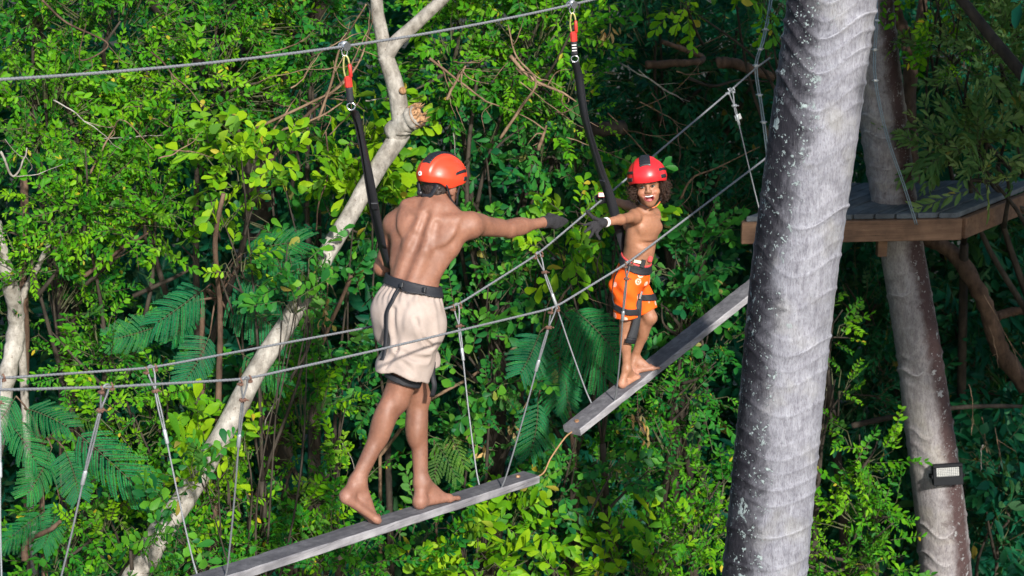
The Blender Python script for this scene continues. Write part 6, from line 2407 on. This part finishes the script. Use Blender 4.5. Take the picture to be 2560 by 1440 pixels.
def make_boy():
    J = {k: at(*v) for k, v in dict(
        pelvis=(1580, 694, 11.13), waist=(1590, 640, 11.12), chest=(1606, 578, 11.11), neck=(1613, 527, 11.12), head=(1620, 464, 11.10),
        Rsh=(1586, 541, 11.01), Rel=(1552, 549, 10.85), Rwr=(1513, 556, 10.74),
        Lsh=(1632, 534, 11.20), Lel=(1570, 514, 11.33), Lwr=(1526, 500, 11.42),
        Rhip=(1566, 716, 11.06), Lhip=(1594, 716, 11.20), Rkn=(1566, 818, 11.10), Ran=(1566, 922, 11.08),
        Lkn=(1624, 794, 11.17), Lan=(1586, 893, 11.22)).items()}
    nr = nrm
    up = nr(J['neck'] - J['waist'])
    fw = nr(np.array([.64, -.77, 0]))
    fw = nr(fw - up * (fw @ up))
    rt = np.cross(fw, up)                        # his right: towards the camera and left
    C = J['chest']
    T = lambda x, y, z: C + rt * x + fw * y + up * z
    pu = nr(J['waist'] - J['pelvis'])
    pf = nr(np.array([.95, -.25, 0]))
    pf = nr(pf - pu * (pf @ pu))
    pr = np.cross(pf, pu)
    Pc = J['pelvis']
    PT = lambda x, y, z: Pc + pr * x + pf * y + pu * z
    allp = np.array(list(J.values()))
    fld = Field(allp.min(0) - [.12, .14, .14], allp.max(0) + [.15, .16, .16], .0036)
    put = fld.put
    ax = np.array([rt, fw, up])
    pax = np.array([pr, pf, pu])
    put(ellipsoid(T(0, 0, .0), ax, (.098, .074, .118)), .02)
    put(ellipsoid(T(0, -.004, .055), ax, (.095, .066, .055)), .02)
    put(capsule(T(0, .002, -.07), PT(0, .004, .03), .082, .083, fw, 1.12), .03)
    put(ellipsoid(T(0, .028, -.115), ax, (.066, .052, .075)), .03)
    put(ellipsoid(PT(0, 0, 0), pax, (.098, .078, .075)), .03)
    for s in (-1, 1):
        put(ellipsoid(PT(s * .045, -.045, -.035), pax, (.052, .055, .06)), .02)
        put(ellipsoid(T(s * .042, .052, .034), ax, (.042, .018, .028)), .03)         # chest muscle
        put(capsule(T(s * .020, -.020, .105), T(s * .085, -.012, .080), .028, .027), .02)
        put(ellipsoid(T(s * .055, -.062, .03), ax, (.034, .018, .045)), .014)
        put(capsule(T(s * .01, .045, .088), T(s * .075, .030, .086), .010, .010), .012)     # collar bone
    # lower rib edge and belly hollow
    put(capsule(T(-.06, .066, -.045), T(.06, .066, -.045), .004), .03, 'sub')
    put(ball(T(0, .088, -.135), .008), .008, 'sub')
    # head
    hf = nr(np.array([-.07, -.965, .12]))
    hu = np.array([-.13, .12, .98])
    hu = nr(hu - hf * (hu @ hf))
    hr = np.cross(hf, hu)
    H = J['head']
    HT = lambda x, y, z: H + hr * x + hf * y + hu * z
    hax = np.array([hr, hf, hu])
    put(capsule(J['neck'] - up * .03, HT(0, -.012, -.06), .036, .034), .02)
    put(capsule(J['neck'] + fw * .01, HT(.02, .0, -.07), .024, .022), .015)
    put(ellipsoid(HT(0, -.014, .03), hax, (.069, .083, .082)), .015)
    put(ellipsoid(HT(0, .014, -.046), hax, (.053, .057, .054)), .022)
    put(ellipsoid(HT(0, .034, -.088), hax, (.026, .026, .022)), .018)
    for s in (-1, 1):
        put(ellipsoid(HT(s * .036, .042, -.030), hax, (.023, .024, .022)), .014)      # smiling cheeks
        put(capsule(HT(s * .012, .070, .021), HT(s * .044, .058, .020), .0095, .0085), .012)
        put(ellipsoid(HT(s * .069, -.012, -.012), hax, (.008, .016, .026)), .006)
    put(capsule(HT(0, .068, .010), HT(0, .080, -.022), .0080, .0105), .010)           # nose
    for s in (-1, 1):
        put(ball(HT(s * .0105, .074, -.026), .0085), .006)
        put(ellipsoid(HT(s * .027, .078, .002), hax, (.0115, .008, .0055)), .006, 'sub')                      # eye sockets
    # lips round an open mouth
    put(ellipsoid(HT(0, .054, -.056), hax, (.031, .017, .022)), .014)
    mouth = (HT(0, .072, -.060), hax, (.0195, .030, .0120))
    put(ellipsoid(*mouth), .005, 'sub')
    for s in (-1, 1):
        put(capsule(HT(0, .076, -.056), HT(s * .0300, .068, -.0435), .0085, .0050), .004, 'sub')
    # right arm reaching back to the man
    put(ball(J['Rsh'], .036), .02)
    put(capsule(T(.06, -.008, .06), J['Rsh'], .036, .034), .02)
    put(capsule(J['Rsh'], J['Rel'], .030, .0245), .014)
    put(ball(J['Rel'], .0235), .012)
    put(capsule(J['Rel'], J['Rwr'], .0255, .0185), .014)
    rd = nr(J['Rwr'] - J['Rel'])
    put(capsule(J['Rwr'], J['Rwr'] + rd * .03, .018), .01)
    put(ball(J['Lsh'], .035), .02)
    put(capsule(T(-.06, -.008, .06), J['Lsh'], .036, .034), .02)
    put(capsule(J['Lsh'], J['Lel'], .030, .0245), .014)
    put(capsule(J['Lel'], J['Lwr'], .0255, .0185), .014)
    ld = nr(J['Lwr'] - J['Lel'])
    put(capsule(J['Lwr'], J['Lwr'] + ld * .03, .018), .01)
    # legs and feet
    kfw = {'R': nr(np.array([.75, .2, 0])), 'L': nr(np.array([.95, -.1, 0]))}
    for s in ('L', 'R'):
        h, k, a = J[s + 'hip'], J[s + 'kn'], J[s + 'an']
        td, cd = nr(k - h), nr(a - k)
        f_ = kfw[s]
        put(capsule(h, k, .055, .036), .02)
        put(ball(k + f_ * .006, .034), .014)
        put(capsule(k, a, .031, .0215), .018)
        put(ellipsoid(k + cd * .075 - f_ * .012, np.array([nr(np.cross(cd, f_)), f_, cd]), (.029, .028, .066)), .018)
        for q in (-1, 1):
            put(ball(a + nr(np.cross(cd, f_)) * .016 * q, .0115), .008)
    pz1 = lambda s: plank_z(1, s)
    pup = nr(np.cross(BR_N, BR_D + UP * .248))
    pup = pup if pup[2] > 0 else -pup
    feet = {}
    for s, hs, ho, bs_, bo, inn in (('R', 1.515, .004, 1.628, .012, -BR_N), ('L', 1.640, -.030, 1.735, .036, BR_N)):
        hp = bp(hs, ho, pz1(hs))
        bq = bp(bs_, bo, pz1(bs_))
        feet[s] = (hp, bq)
        foot(fld, J[s + 'an'], hp, bq, inn, pup, .64)

    def paint(V):
        col = np.tile(SKB, (len(V), 1))
        q = np.stack([(V - H) @ hr, (V - H) @ hf, (V - H) @ hu], 1)
        # mouth cavity, lips
        e = ((q - np.array([0, .072, -.059])) / np.array([.0245, .030, .0165]))
        e = np.sqrt((e ** 2).sum(1))
        head = (np.abs(q) < .13).all(1)
        inside = head & (e < 1.12) & (q[:, 1] < .0735)
        lips = head & (e >= .96) & (e < 1.26) & (q[:, 1] > .055)
        seg = np.full(len(q), 9.0)
        for s_ in (-1, 1):
            a_, b_ = np.array([0, -.056]), np.array([s_ * .030, -.0435])
            w_ = q[:, [0, 2]] - a_
            t_ = np.clip(w_ @ (b_ - a_) / ((b_ - a_) @ (b_ - a_)), 0, 1)
            seg = np.minimum(seg, np.linalg.norm(w_ - t_[:, None] * (b_ - a_), axis=1))
        lips = lips | (head & (seg < .0095) & (q[:, 1] > .045))
        inside = inside | (head & (seg < .0055) & (q[:, 1] > .03) & (q[:, 1] < .0630))
        col[lips] = (.31, .135, .088)
        col[inside] = (.16, .02, .02)
        ch = head & (np.linalg.norm(q - np.array([.036, .06, -.03]), axis=1) < .02) | head & (np.linalg.norm(q - np.array([-.036, .06, -.03]), axis=1) < .02)
        col[ch] *= np.array([1.08, .95, .92])
        for s in (-1, 1):
            d = np.linalg.norm(V - T(s * .052, .082, .028), axis=1)
            col[d < .0085] = (.20, .085, .055)
        for s in ('R', 'L'):
            d = np.minimum(np.linalg.norm(V - feet[s][0], axis=1), np.linalg.norm(V - feet[s][1], axis=1))
            w = np.clip(1 - d / .07, 0, 1)[:, None] * .6
            col = col * (1 - w) + SK_PALE * w
        return {"skin": col}
    body, V = field_obj("person", fld, None, M_SKIN, None, 1, paint)
    tag(body, "laughing boy in orange shorts and red helmet looking back on the plank", "person", "people on the bridge")

    # eyes, brows, teeth, tongue
    def sphere(name, c, r, m, par, sq=(1, 1, 1)):
        f = Field(np.asarray(c) - r * 1.6, np.asarray(c) + r * 1.6, r / 7)
        f.put(ellipsoid(c, hax, np.array(sq) * r), .0005)
        return field_obj(name, f, None, m, par, 0)[0]
    m_eye = simple_mat("eye_white", (.40, .38, .36), .25, 0, 50, .05, .0)
    m_iris = simple_mat("dark_iris", (.012, .008, .006), .2, 0, 50, .2, .0)
    for s in (-1, 1):
        ey = sphere("eye", HT(s * .027, .0655, .0015), .0092, m_eye, body, (1.05, .80, .50))
        look = nr(hf + hr * .30 - hu * .05)
        sphere("iris", HT(s * .027, .0655, .0015) + look * .0035, .0056, m_iris, ey)
        mb = MB()
        add_tube(mb, spline([HT(s * .016, .0735, .0035), HT(s * .027, .0765, .0080), HT(s * .0385, .0700, .0040)], 8), .0018, 5)
        mb.build("eyelid", M_HAIR, ey)
        mb = MB()
        add_tube(mb, spline([HT(s * .013, .0785, .0190), HT(s * .028, .0765, .0235), HT(s * .045, .064, .0185)], 10), np.array([.0018, .0024, .0026, .0027, .0027, .0026, .0024, .0022, .0019, .0015]), 6)
        mb.build("eyebrow", M_HAIR, body)
    mb = MB()
    tpts = [HT(x, .0665 - 13 * x * x, -.0500 + 8 * x * x) for x in np.linspace(-.025, .025, 13)]
    add_tube(mb, np.array(tpts), .0038, 8)
    mb.build("teeth", simple_mat("teeth_white", (.78, .76, .70), .3, 0, 50, .05, .0), body)
    sphere("tongue", HT(0, .056, -.070), .014, simple_mat("tongue_pink", (.50, .13, .13), .4, 0, 80, .15, .1), body, (1.1, 1.2, .6))

    # curly hair under the helmet
    rs = np.random.default_rng(77)
    mb = MB()
    n = 0
    while n < 1300:
        d = nr(rs.normal(0, 1, 3))
        p = np.array([d[0] * .074, -.014 + d[1] * .088, .005 + d[2] * .096])
        if p[2] > .03 or p[2] < -.075:
            continue
        if p[1] > .035 and abs(p[0]) < .062:
            continue
        if p[1] > .055 or (p[1] > -.02 and p[2] < -.035 and abs(p[0]) < .060):
            continue
        out_ = np.array([d[0], d[1] * .8, -.1]) + rs.normal(0, .25, 3)
        st = p + nr(out_) * rs.uniform(-.006, .022)
        L = rs.uniform(.025, .055)
        drop = nr(np.array([d[0] * .55, d[1] * .35, -.9]) + rs.normal(0, .35, 3))
        m_ = 15
        t = np.linspace(0, 1, m_)
        turns = rs.uniform(1.3, 2.6)
        rr = rs.uniform(.0025, .0065)
        u = nr(np.cross(drop, [0.3, 1, 0.2]))
        w = np.cross(drop, u)
        ph = rs.uniform(0, 6.28)
        Pl = st + np.outer(t * L, drop) + rr * (np.outer(np.cos(turns * 6.28 * t + ph), u) + np.outer(np.sin(turns * 6.28 * t + ph), w))
        Pw = H + Pl[:, :1] * hr + Pl[:, 1:2] * hf + Pl[:, 2:3] * hu
        Vt, Ft = tube_np(Pw, np.linspace(.0017, .0009, m_), 3)
        mb.add_np(Vt, Ft)
        n += 1
    mb.build("hair", M_HAIR2, body)

    # helmet
    hu2 = nr(hu * .99 + hf * .06)
    R_ = np.array([hr, nr(hf - hu2 * (hf @ hu2)), hu2])
    sh, TT = helmet(body, "helmet", HT(0, -.006, .050), R_, (.103, .118, .100), M_HELM2)
    mb = MB()
    for s in (-1, 1):
        chain_strap(mb, [TT(np.array([[s * .088, .02, -.03]]))[0], HT(s * .070, .005, -.04), HT(s * .052, .020, -.085), HT(s * .01, .042, -.112)], hf, .010, 14)
    mb.build("chin_strap", M_BLACK, sh)
    mb = MB()
    chain_strap(mb, [HT(-.052, .020, -.090), HT(-.030, .040, -.108), HT(-.008, .048, -.113)], hf, .010, 8, .004)
    mb.build("strap_end", simple_mat("orange_strap", (.75, .16, .05), .6), sh)

    # shorts
    RHem, LHem = at(1567, 788, 11.08), at(1618, 778, 11.18)
    sf = Field(PT(0, 0, 0) - [.19, .19, .30], PT(0, 0, 0) + [.19, .19, .19], .0036)
    si = sf.like()
    X, Y, Z = sf.coords()

    def shape(f, g, long_):
        f.put(capsule(PT(0, 0, .03), PT(0, .004, .110), .094 - g, .088 - g, pf, 1.12), .02)
        f.put(ellipsoid(PT(0, 0, 0), pax, (.110 - g, .092 - g, .08)), .03)
        for s in (-1, 1):
            f.put(ellipsoid(PT(s * .045, -.045, -.035), pax, (.060 - g, .062 - g, .07 - g)), .02)
        for s, hem, r0, r1 in (('R', RHem, .066, .070), ('L', LHem, .062, .055)):
            h = J[s + 'hip']
            e = hem if not long_ else hem + nr(hem - h) * .08
            cp = capsule(h, e, r0 - g, r1 - g)
            pl_n = nr(nr(hem - h) + np.array([.12, 0, -.2]))
            if not long_:
                def fn(X, Y, Z, cp=cp, hem=hem, pl_n=pl_n):
                    return np.maximum(cp[0](X, Y, Z), (X - hem[0]) * pl_n[0] + (Y - hem[1]) * pl_n[1] + (Z - hem[2]) * pl_n[2])
                f.put((fn, cp[1], cp[2]), .018)
            else:
                f.put(cp, .018)
    shape(sf, 0, False)
    shape(si, 0, True)
    px_ = (X - Pc[0]) * pr[0] + (Y - Pc[1]) * pr[1] + (Z - Pc[2]) * pr[2]
    pz_ = (X - Pc[0]) * pu[0] + (Y - Pc[1]) * pu[1] + (Z - Pc[2]) * pu[2]
    py_ = (X - Pc[0]) * pf[0] + (Y - Pc[1]) * pf[1] + (Z - Pc[2]) * pf[2]
    w_ = wrinkle(px_, py_, pz_ * .8, 31, 55, .0040) + .0045 * np.sin((py_ * .7 + pz_) * 70) * np.exp(-((pz_ + .06) / .06) ** 2)
    outer = sf.F + w_
    Fs = np.maximum(np.maximum(outer, -(si.F + w_ + .009)), pz_ + .2 * py_ - .104)
    shorts, _ = field_obj("shorts", sf, Fs.astype(np.float32), print_mat(), body, 1)
    # belt
    bc = PT(0, 0, .088)
    bn = nr(pu + pf * .20)
    allf = sf.F
    Fb = np.maximum(np.abs(allf - .008) - .0038, slab(sf, bc, bn, .021))
    hb, _ = field_obj("harness_belt", sf, Fb.astype(np.float32), M_BLACK, body, 1)
    Fp = np.maximum(np.abs(allf - .004) - .0035, slab(sf, bc + bn * .021, bn, .007))
    field_obj("belt_padding", sf, Fp.astype(np.float32), simple_mat("red_padding", (.62, .06, .06), .7, 0, 100, .2, .2), hb, 1)
    lab = project_out(sf, allf, [at(1597, 657, 11.0)], .013)[0]
    mb = MB()
    gx = nr(np.array([.85, .12, -.22]))
    gn = nr(np.array([.15, -.95, .1]))
    gz = nr(np.cross(gx, gn))
    gz = gz if gz[2] > 0 else -gz
    gn = np.cross(gz, gx)
    add_box(mb, lab, (gx, gn, gz), (.024, .0025, .008), .001)
    mb.build("belt_label", simple_mat("pale_yellow_label", (.62, .62, .45), .5, 0, 300, .4, .0), hb, False)
    bk = project_out(sf, allf, [at(1613, 664, 11.0)], .014)[0]
    mb = MB()
    add_box(mb, bk, (gx, gn, gz), (.013, .006, .022), .003)
    mb.build("buckle", M_BLACKPL, hb, False)
    mb = MB()
    add_box(mb, project_out(sf, allf, [at(1626, 648, 11.05)], .016)[0], (gx, gn, gz), (.012, .010, .016), .005)
    mb.build("red_toggle", simple_mat("red_padding", (.62, .06, .06), .7), hb, False)
    # leg loops
    for s, c, nn in (('R', at(1568, 765, 11.08), nr(nr(J['Rkn'] - J['Rhip']) + np.array([-.22, 0, -.1]))), ('L', at(1613, 741, 11.18), nr(nr(J['Lkn'] - J['Lhip']) + np.array([-.45, 0, -.3])))):
        other = LHem if s == 'R' else RHem
        lf = sf
        F1 = np.maximum(np.abs(outer - .005) - .0042, slab(sf, c, nn, .0175))
        side = half(sf, at(1597, 745, 11.12), np.array([1.0, .0, .12]) * (1 if s == 'R' else -1))
        F1 = np.maximum(F1, side)
        field_obj("leg_loop", sf, F1.astype(np.float32), M_BLACK, hb, 1)
    mb = MB()
    add_box(mb, at(1602, 738, 11.02), (nr([.3, .1, 1]), nr([0, -1, .1]), nr([1, 0, -.3])), (.022, .004, .006), .002)
    mb.build("leg_buckle", M_CHROME, hb, False)
    mb = MB()
    P = [at(1599, 735, 11.03), at(1596, 775, 11.03), at(1589, 815, 11.04), at(1577, 855, 11.05)]
    chain_strap(mb, P, (1, .2, .2), np.linspace(.026, .052, 18), 18, .004)
    mb.build("hanging_strap", simple_mat("grey_nylon_strap", (.035, .037, .042), .6, 0, 300, .3, .3), hb)
    mb = MB()
    chain_strap(mb, [at(1579, 846, 11.035), at(1575, 858, 11.04)], (1, .2, .2), .054, 6, .012)
    mb.build("strap_keeper", M_BLACK, hb)
    # strap down his back side
    mb = MB()
    P = project_out(sf, outer, [at(1534, 650, 11.05), at(1531, 690, 11.05), at(1534, 735, 11.06), at(1541, 765, 11.05)], .006)
    chain_strap(mb, P, (0, 1, 0), .022, 18, .004)
    mb.build("rear_strap", M_BLACK, hb)

    # gloves and bands
    W = J['Rwr'] + rd * .012
    gf = Field(W - [.16, .14, .13], W + [.08, .12, .12], .0026)
    Yh = 10.70
    kn = [at(1483, 557, Yh), at(1481, 566, Yh - .01), at(1484, 575, Yh - .01), at(1491, 581, Yh)]
    tips = [[at(1471, 560, Yh - .02), at(1460, 563, Yh - .03)], [at(1471, 573, Yh - .03), at(1462, 580, Yh - .04)],
            [at(1479, 586, Yh - .02), at(1474, 594, Yh - .03)], [at(1494, 590, Yh), at(1499, 597, Yh)]]
    th = [at(1482, 543, Yh - .01), at(1467, 528, Yh - .02)]
    glove_hand(gf, W, tips, th, kn, .0215, nr(np.array([.2, -.9, .3])), .006)
    gf.put(capsule(W - rd * .008, W + rd * .02, .0235, .0225), .006)
    Fg = gf.F + wrinkle(*gf.coords(), 5, 600, .0008)
    Fg = np.maximum(Fg, -half(gf, W - rd * .006, rd))
    field_obj("glove", gf, Fg.astype(np.float32), M_GLOVE, body, 1)
    # white wrist band
    wf = Field(J['Rwr'] - .06, J['Rwr'] + .06, .0028)
    wf.put(capsule(J['Rel'], J['Rwr'] + rd * .03, .0255, .0190), .002)
    Fw = np.maximum(np.abs(wf.F - .002) - .003, slab(wf, J['Rwr'] - rd * .006, rd, .010))
    field_obj("wrist_band", wf, Fw.astype(np.float32), M_WHITE, body, 1)
    Wl = J['Lwr']
    lf = Field(Wl - .12, Wl + .12, .0034)
    tgt = nr(on_bridge(1508, 497, -.31) - Wl)
    ls = nr(np.cross(tgt, UP))
    lu = nr(np.cross(ls, tgt))
    kn = [Wl + tgt * .055 + ls * (-.022 + .015 * i) + lu * .014 for i in range(4)]
    tips = [[kn[i] + tgt * .024 - lu * .010, kn[i] + tgt * .016 - lu * .034] for i in range(4)]
    glove_hand(lf, Wl, tips, [Wl + tgt * .030 - ls * .02 - lu * .01, Wl + tgt * .055 - ls * .012 - lu * .026], kn, .0215, lu, .006)
    lf.put(capsule(Wl - ld * .014, Wl + tgt * .02, .0235, .0225), .006)
    gl, _ = field_obj("glove", lf, lf.F, M_GLOVE, body, 1)
    mb = MB()
    pc = at(1504, 487, Wl[1] - .045)
    add_box(mb, pc, (nr([1, 0, .02]), nr([0, -1, .25]), nr([0, .25, 1])), (.0195, .003, .0135), .002)
    mb.build("glove_patch", simple_mat("red_patch_edge", (.35, .03, .03), .6), gl, False)
    mb = MB()
    add_box(mb, pc + np.array([0, -.0035, .001]), (nr([1, 0, .02]), nr([0, -1, .25]), nr([0, .25, 1])), (.016, .0025, .0105), .001)
    mb.build("patch_face", simple_mat("cream_patch", (.72, .60, .52), .6, 0, 400, .3, .0), gl, False)
    return J, PT, body


# ---------------------------------------------------------------- lanyards
def lanyard(label, top, pts, harness, w0, flip=1):
    """pulley on the overhead cable, red-gated karabiner, buckle and doubled strap"""
    root = empty("lanyard", label, "lanyard", "safety lanyards on the overhead cable")
    top = np.asarray(top)
    nxt = np.asarray(pts[0])
    d = nrm(nxt - top)
    side = nrm(np.cross(d, [0, 1, 0]))
    fr = nrm(np.cross(side, d))
    # pulley: two cheek plates over a wheel
    mb = MB()
    for k in (-1, 1):
        cpl = top + BR_N * .013 * k + UP * .004
        t = np.arange(16) * 2 * pi / 16
        Pp = cpl + .024 * (np.outer(np.cos(t), BR_D) + np.outer(np.sin(t) * .8, UP))
        Pq = Pp + BR_N * .004 * k
        mb.add(np.concatenate([Pp, Pq]), [list(range(16)), list(range(16, 32))[::-1]] + [[i, i + 16, (i + 1) % 16 + 16, (i + 1) % 16] for i in range(16)])
    mb.build("cheek_plate", M_CHROME, root, False)
    mb = MB()
    add_tube(mb, [top + UP * .014 - BR_N * .010, top + UP * .014 + BR_N * .010], .014, 14)
    mb.build("wheel", M_STEEL2, root)
    mb = MB()
    ring(mb, top - UP * .022, side, d, .012, .018, .0038)
    mb.build("shackle", M_CHROME, root)
    # karabiner: long loop
    c0, c1 = top + d * .045, top + d * .150
    mb = MB()
    w = side * .014
    add_tube(mb, spline([c0 + d * .085 - w * .8, c0 + d * .05 - w, c0 + d * .006 - w * .6, c0 - d * .008, c0 + d * .004 + w * .7, c0 + d * .03 + w], 24), .0044, 8)
    mb.build("karabiner", M_GOLD, root)
    mb = MB()
    add_tube(mb, [c0 + d * .030 + w, c0 + d * .036 + w, c0 + d * .085 + w, c0 + d * .092 + w], [.005, .0085, .0085, .005], 10)
    mb.build("gate_sleeve", M_REDPL, root)
    mb = MB()
    add_box(mb, c0 + d * .112, (side, fr, d), (.017, .009, .028), .008)
    mb.build("red_body", M_REDPL, root, False)
    b0 = c0 + d * .142
    mb = MB()
    chain_strap(mb, [b0 - d * .01, b0 + d * .03, b0 + d * .06], side, .030, 8, .012)
    mb.build("stitched_end", M_BLACK, root)
    mb = MB()
    for k in range(3):
        add_box(mb, b0 + d * (.008 + .014 * k) + fr * .0065 * flip, (side, fr, d), (.011, .0012, .0022))
    mb.build("stitching", M_WHITE, root, False)
    mb = MB()
    bb = b0 + d * .078
    ring(mb, bb, side, d, .018, .016, .0035)
    mb.build("buckle", M_CHROME, root)
    # strap: two layers that part and twist
    P = spline([bb + d * .012] + [np.asarray(p) for p in pts[1:]] + [np.asarray(harness)], 60)
    t = np.linspace(0, 1, 60)
    ang = radians(55) * np.sin(t * pi * 1.3) * flip
    wd = np.cos(ang)[:, None] * np.array([[1.0, 0, 0]]) + np.sin(ang)[:, None] * np.array([[0.1, 1.0, 0]])
    wid = w0 * (.72 + .34 * np.clip(t * 3, 0, 1))
    mb = MB()
    ribbon(mb, P, wd, wid, .0045)
    mb.build("strap", M_STRAP, root)
    P2 = P + np.outer(np.sin(t * pi) ** .8, np.array([.010 * flip, -.016, 0.0]))
    ang2 = ang + radians(22) * np.sin(t * pi * 2.2)
    wd2 = np.cos(ang2)[:, None] * np.array([[1.0, 0, 0]]) + np.sin(ang2)[:, None] * np.array([[0.1, 1.0, 0]])
    mb = MB()
    ribbon(mb, P2[:54], wd2[:54], wid[:54] * .8, .0035)
    mb.build("strap_fold", M_STRAP, root)
    mb = MB()
    i = 40
    add_box(mb, P2[i] + np.array([0, -.006, 0]), (nrm(wd2[i]), nrm(np.cross(wd2[i], P[i + 1] - P[i])), nrm(P[i + 1] - P[i])), (w0 * .42, .006, .020), .003)
    mb.build("strap_keeper", M_BLACKPL, root, False)
    return root


if DO_PEOPLE:
    MJ, MPT, man = make_man()
    BJ, BPT, boy = make_boy()
    top1 = on_bridge(861, 118, 0)
    lanyard("black strap lanyard clipped to the man's harness", top1,
            [at(868, 180, top1[1]), at(893, 300, top1[1] + .10), at(918, 430, top1[1] + .22), at(940, 545, top1[1] + .36)], at(969, 668, 9.99), .040, 1)
    top2 = on_bridge(1430, 14, 0)
    lanyard("black strap lanyard clipped to the boy's harness", top2,
            [at(1433, 70, top2[1]), at(1450, 200, top2[1] + .08), at(1466, 300, top2[1] + .16), at(1500, 420, top2[1] + .28), at(1530, 510, top2[1] + .36)], at(1566, 640, 11.16), .048, -1)
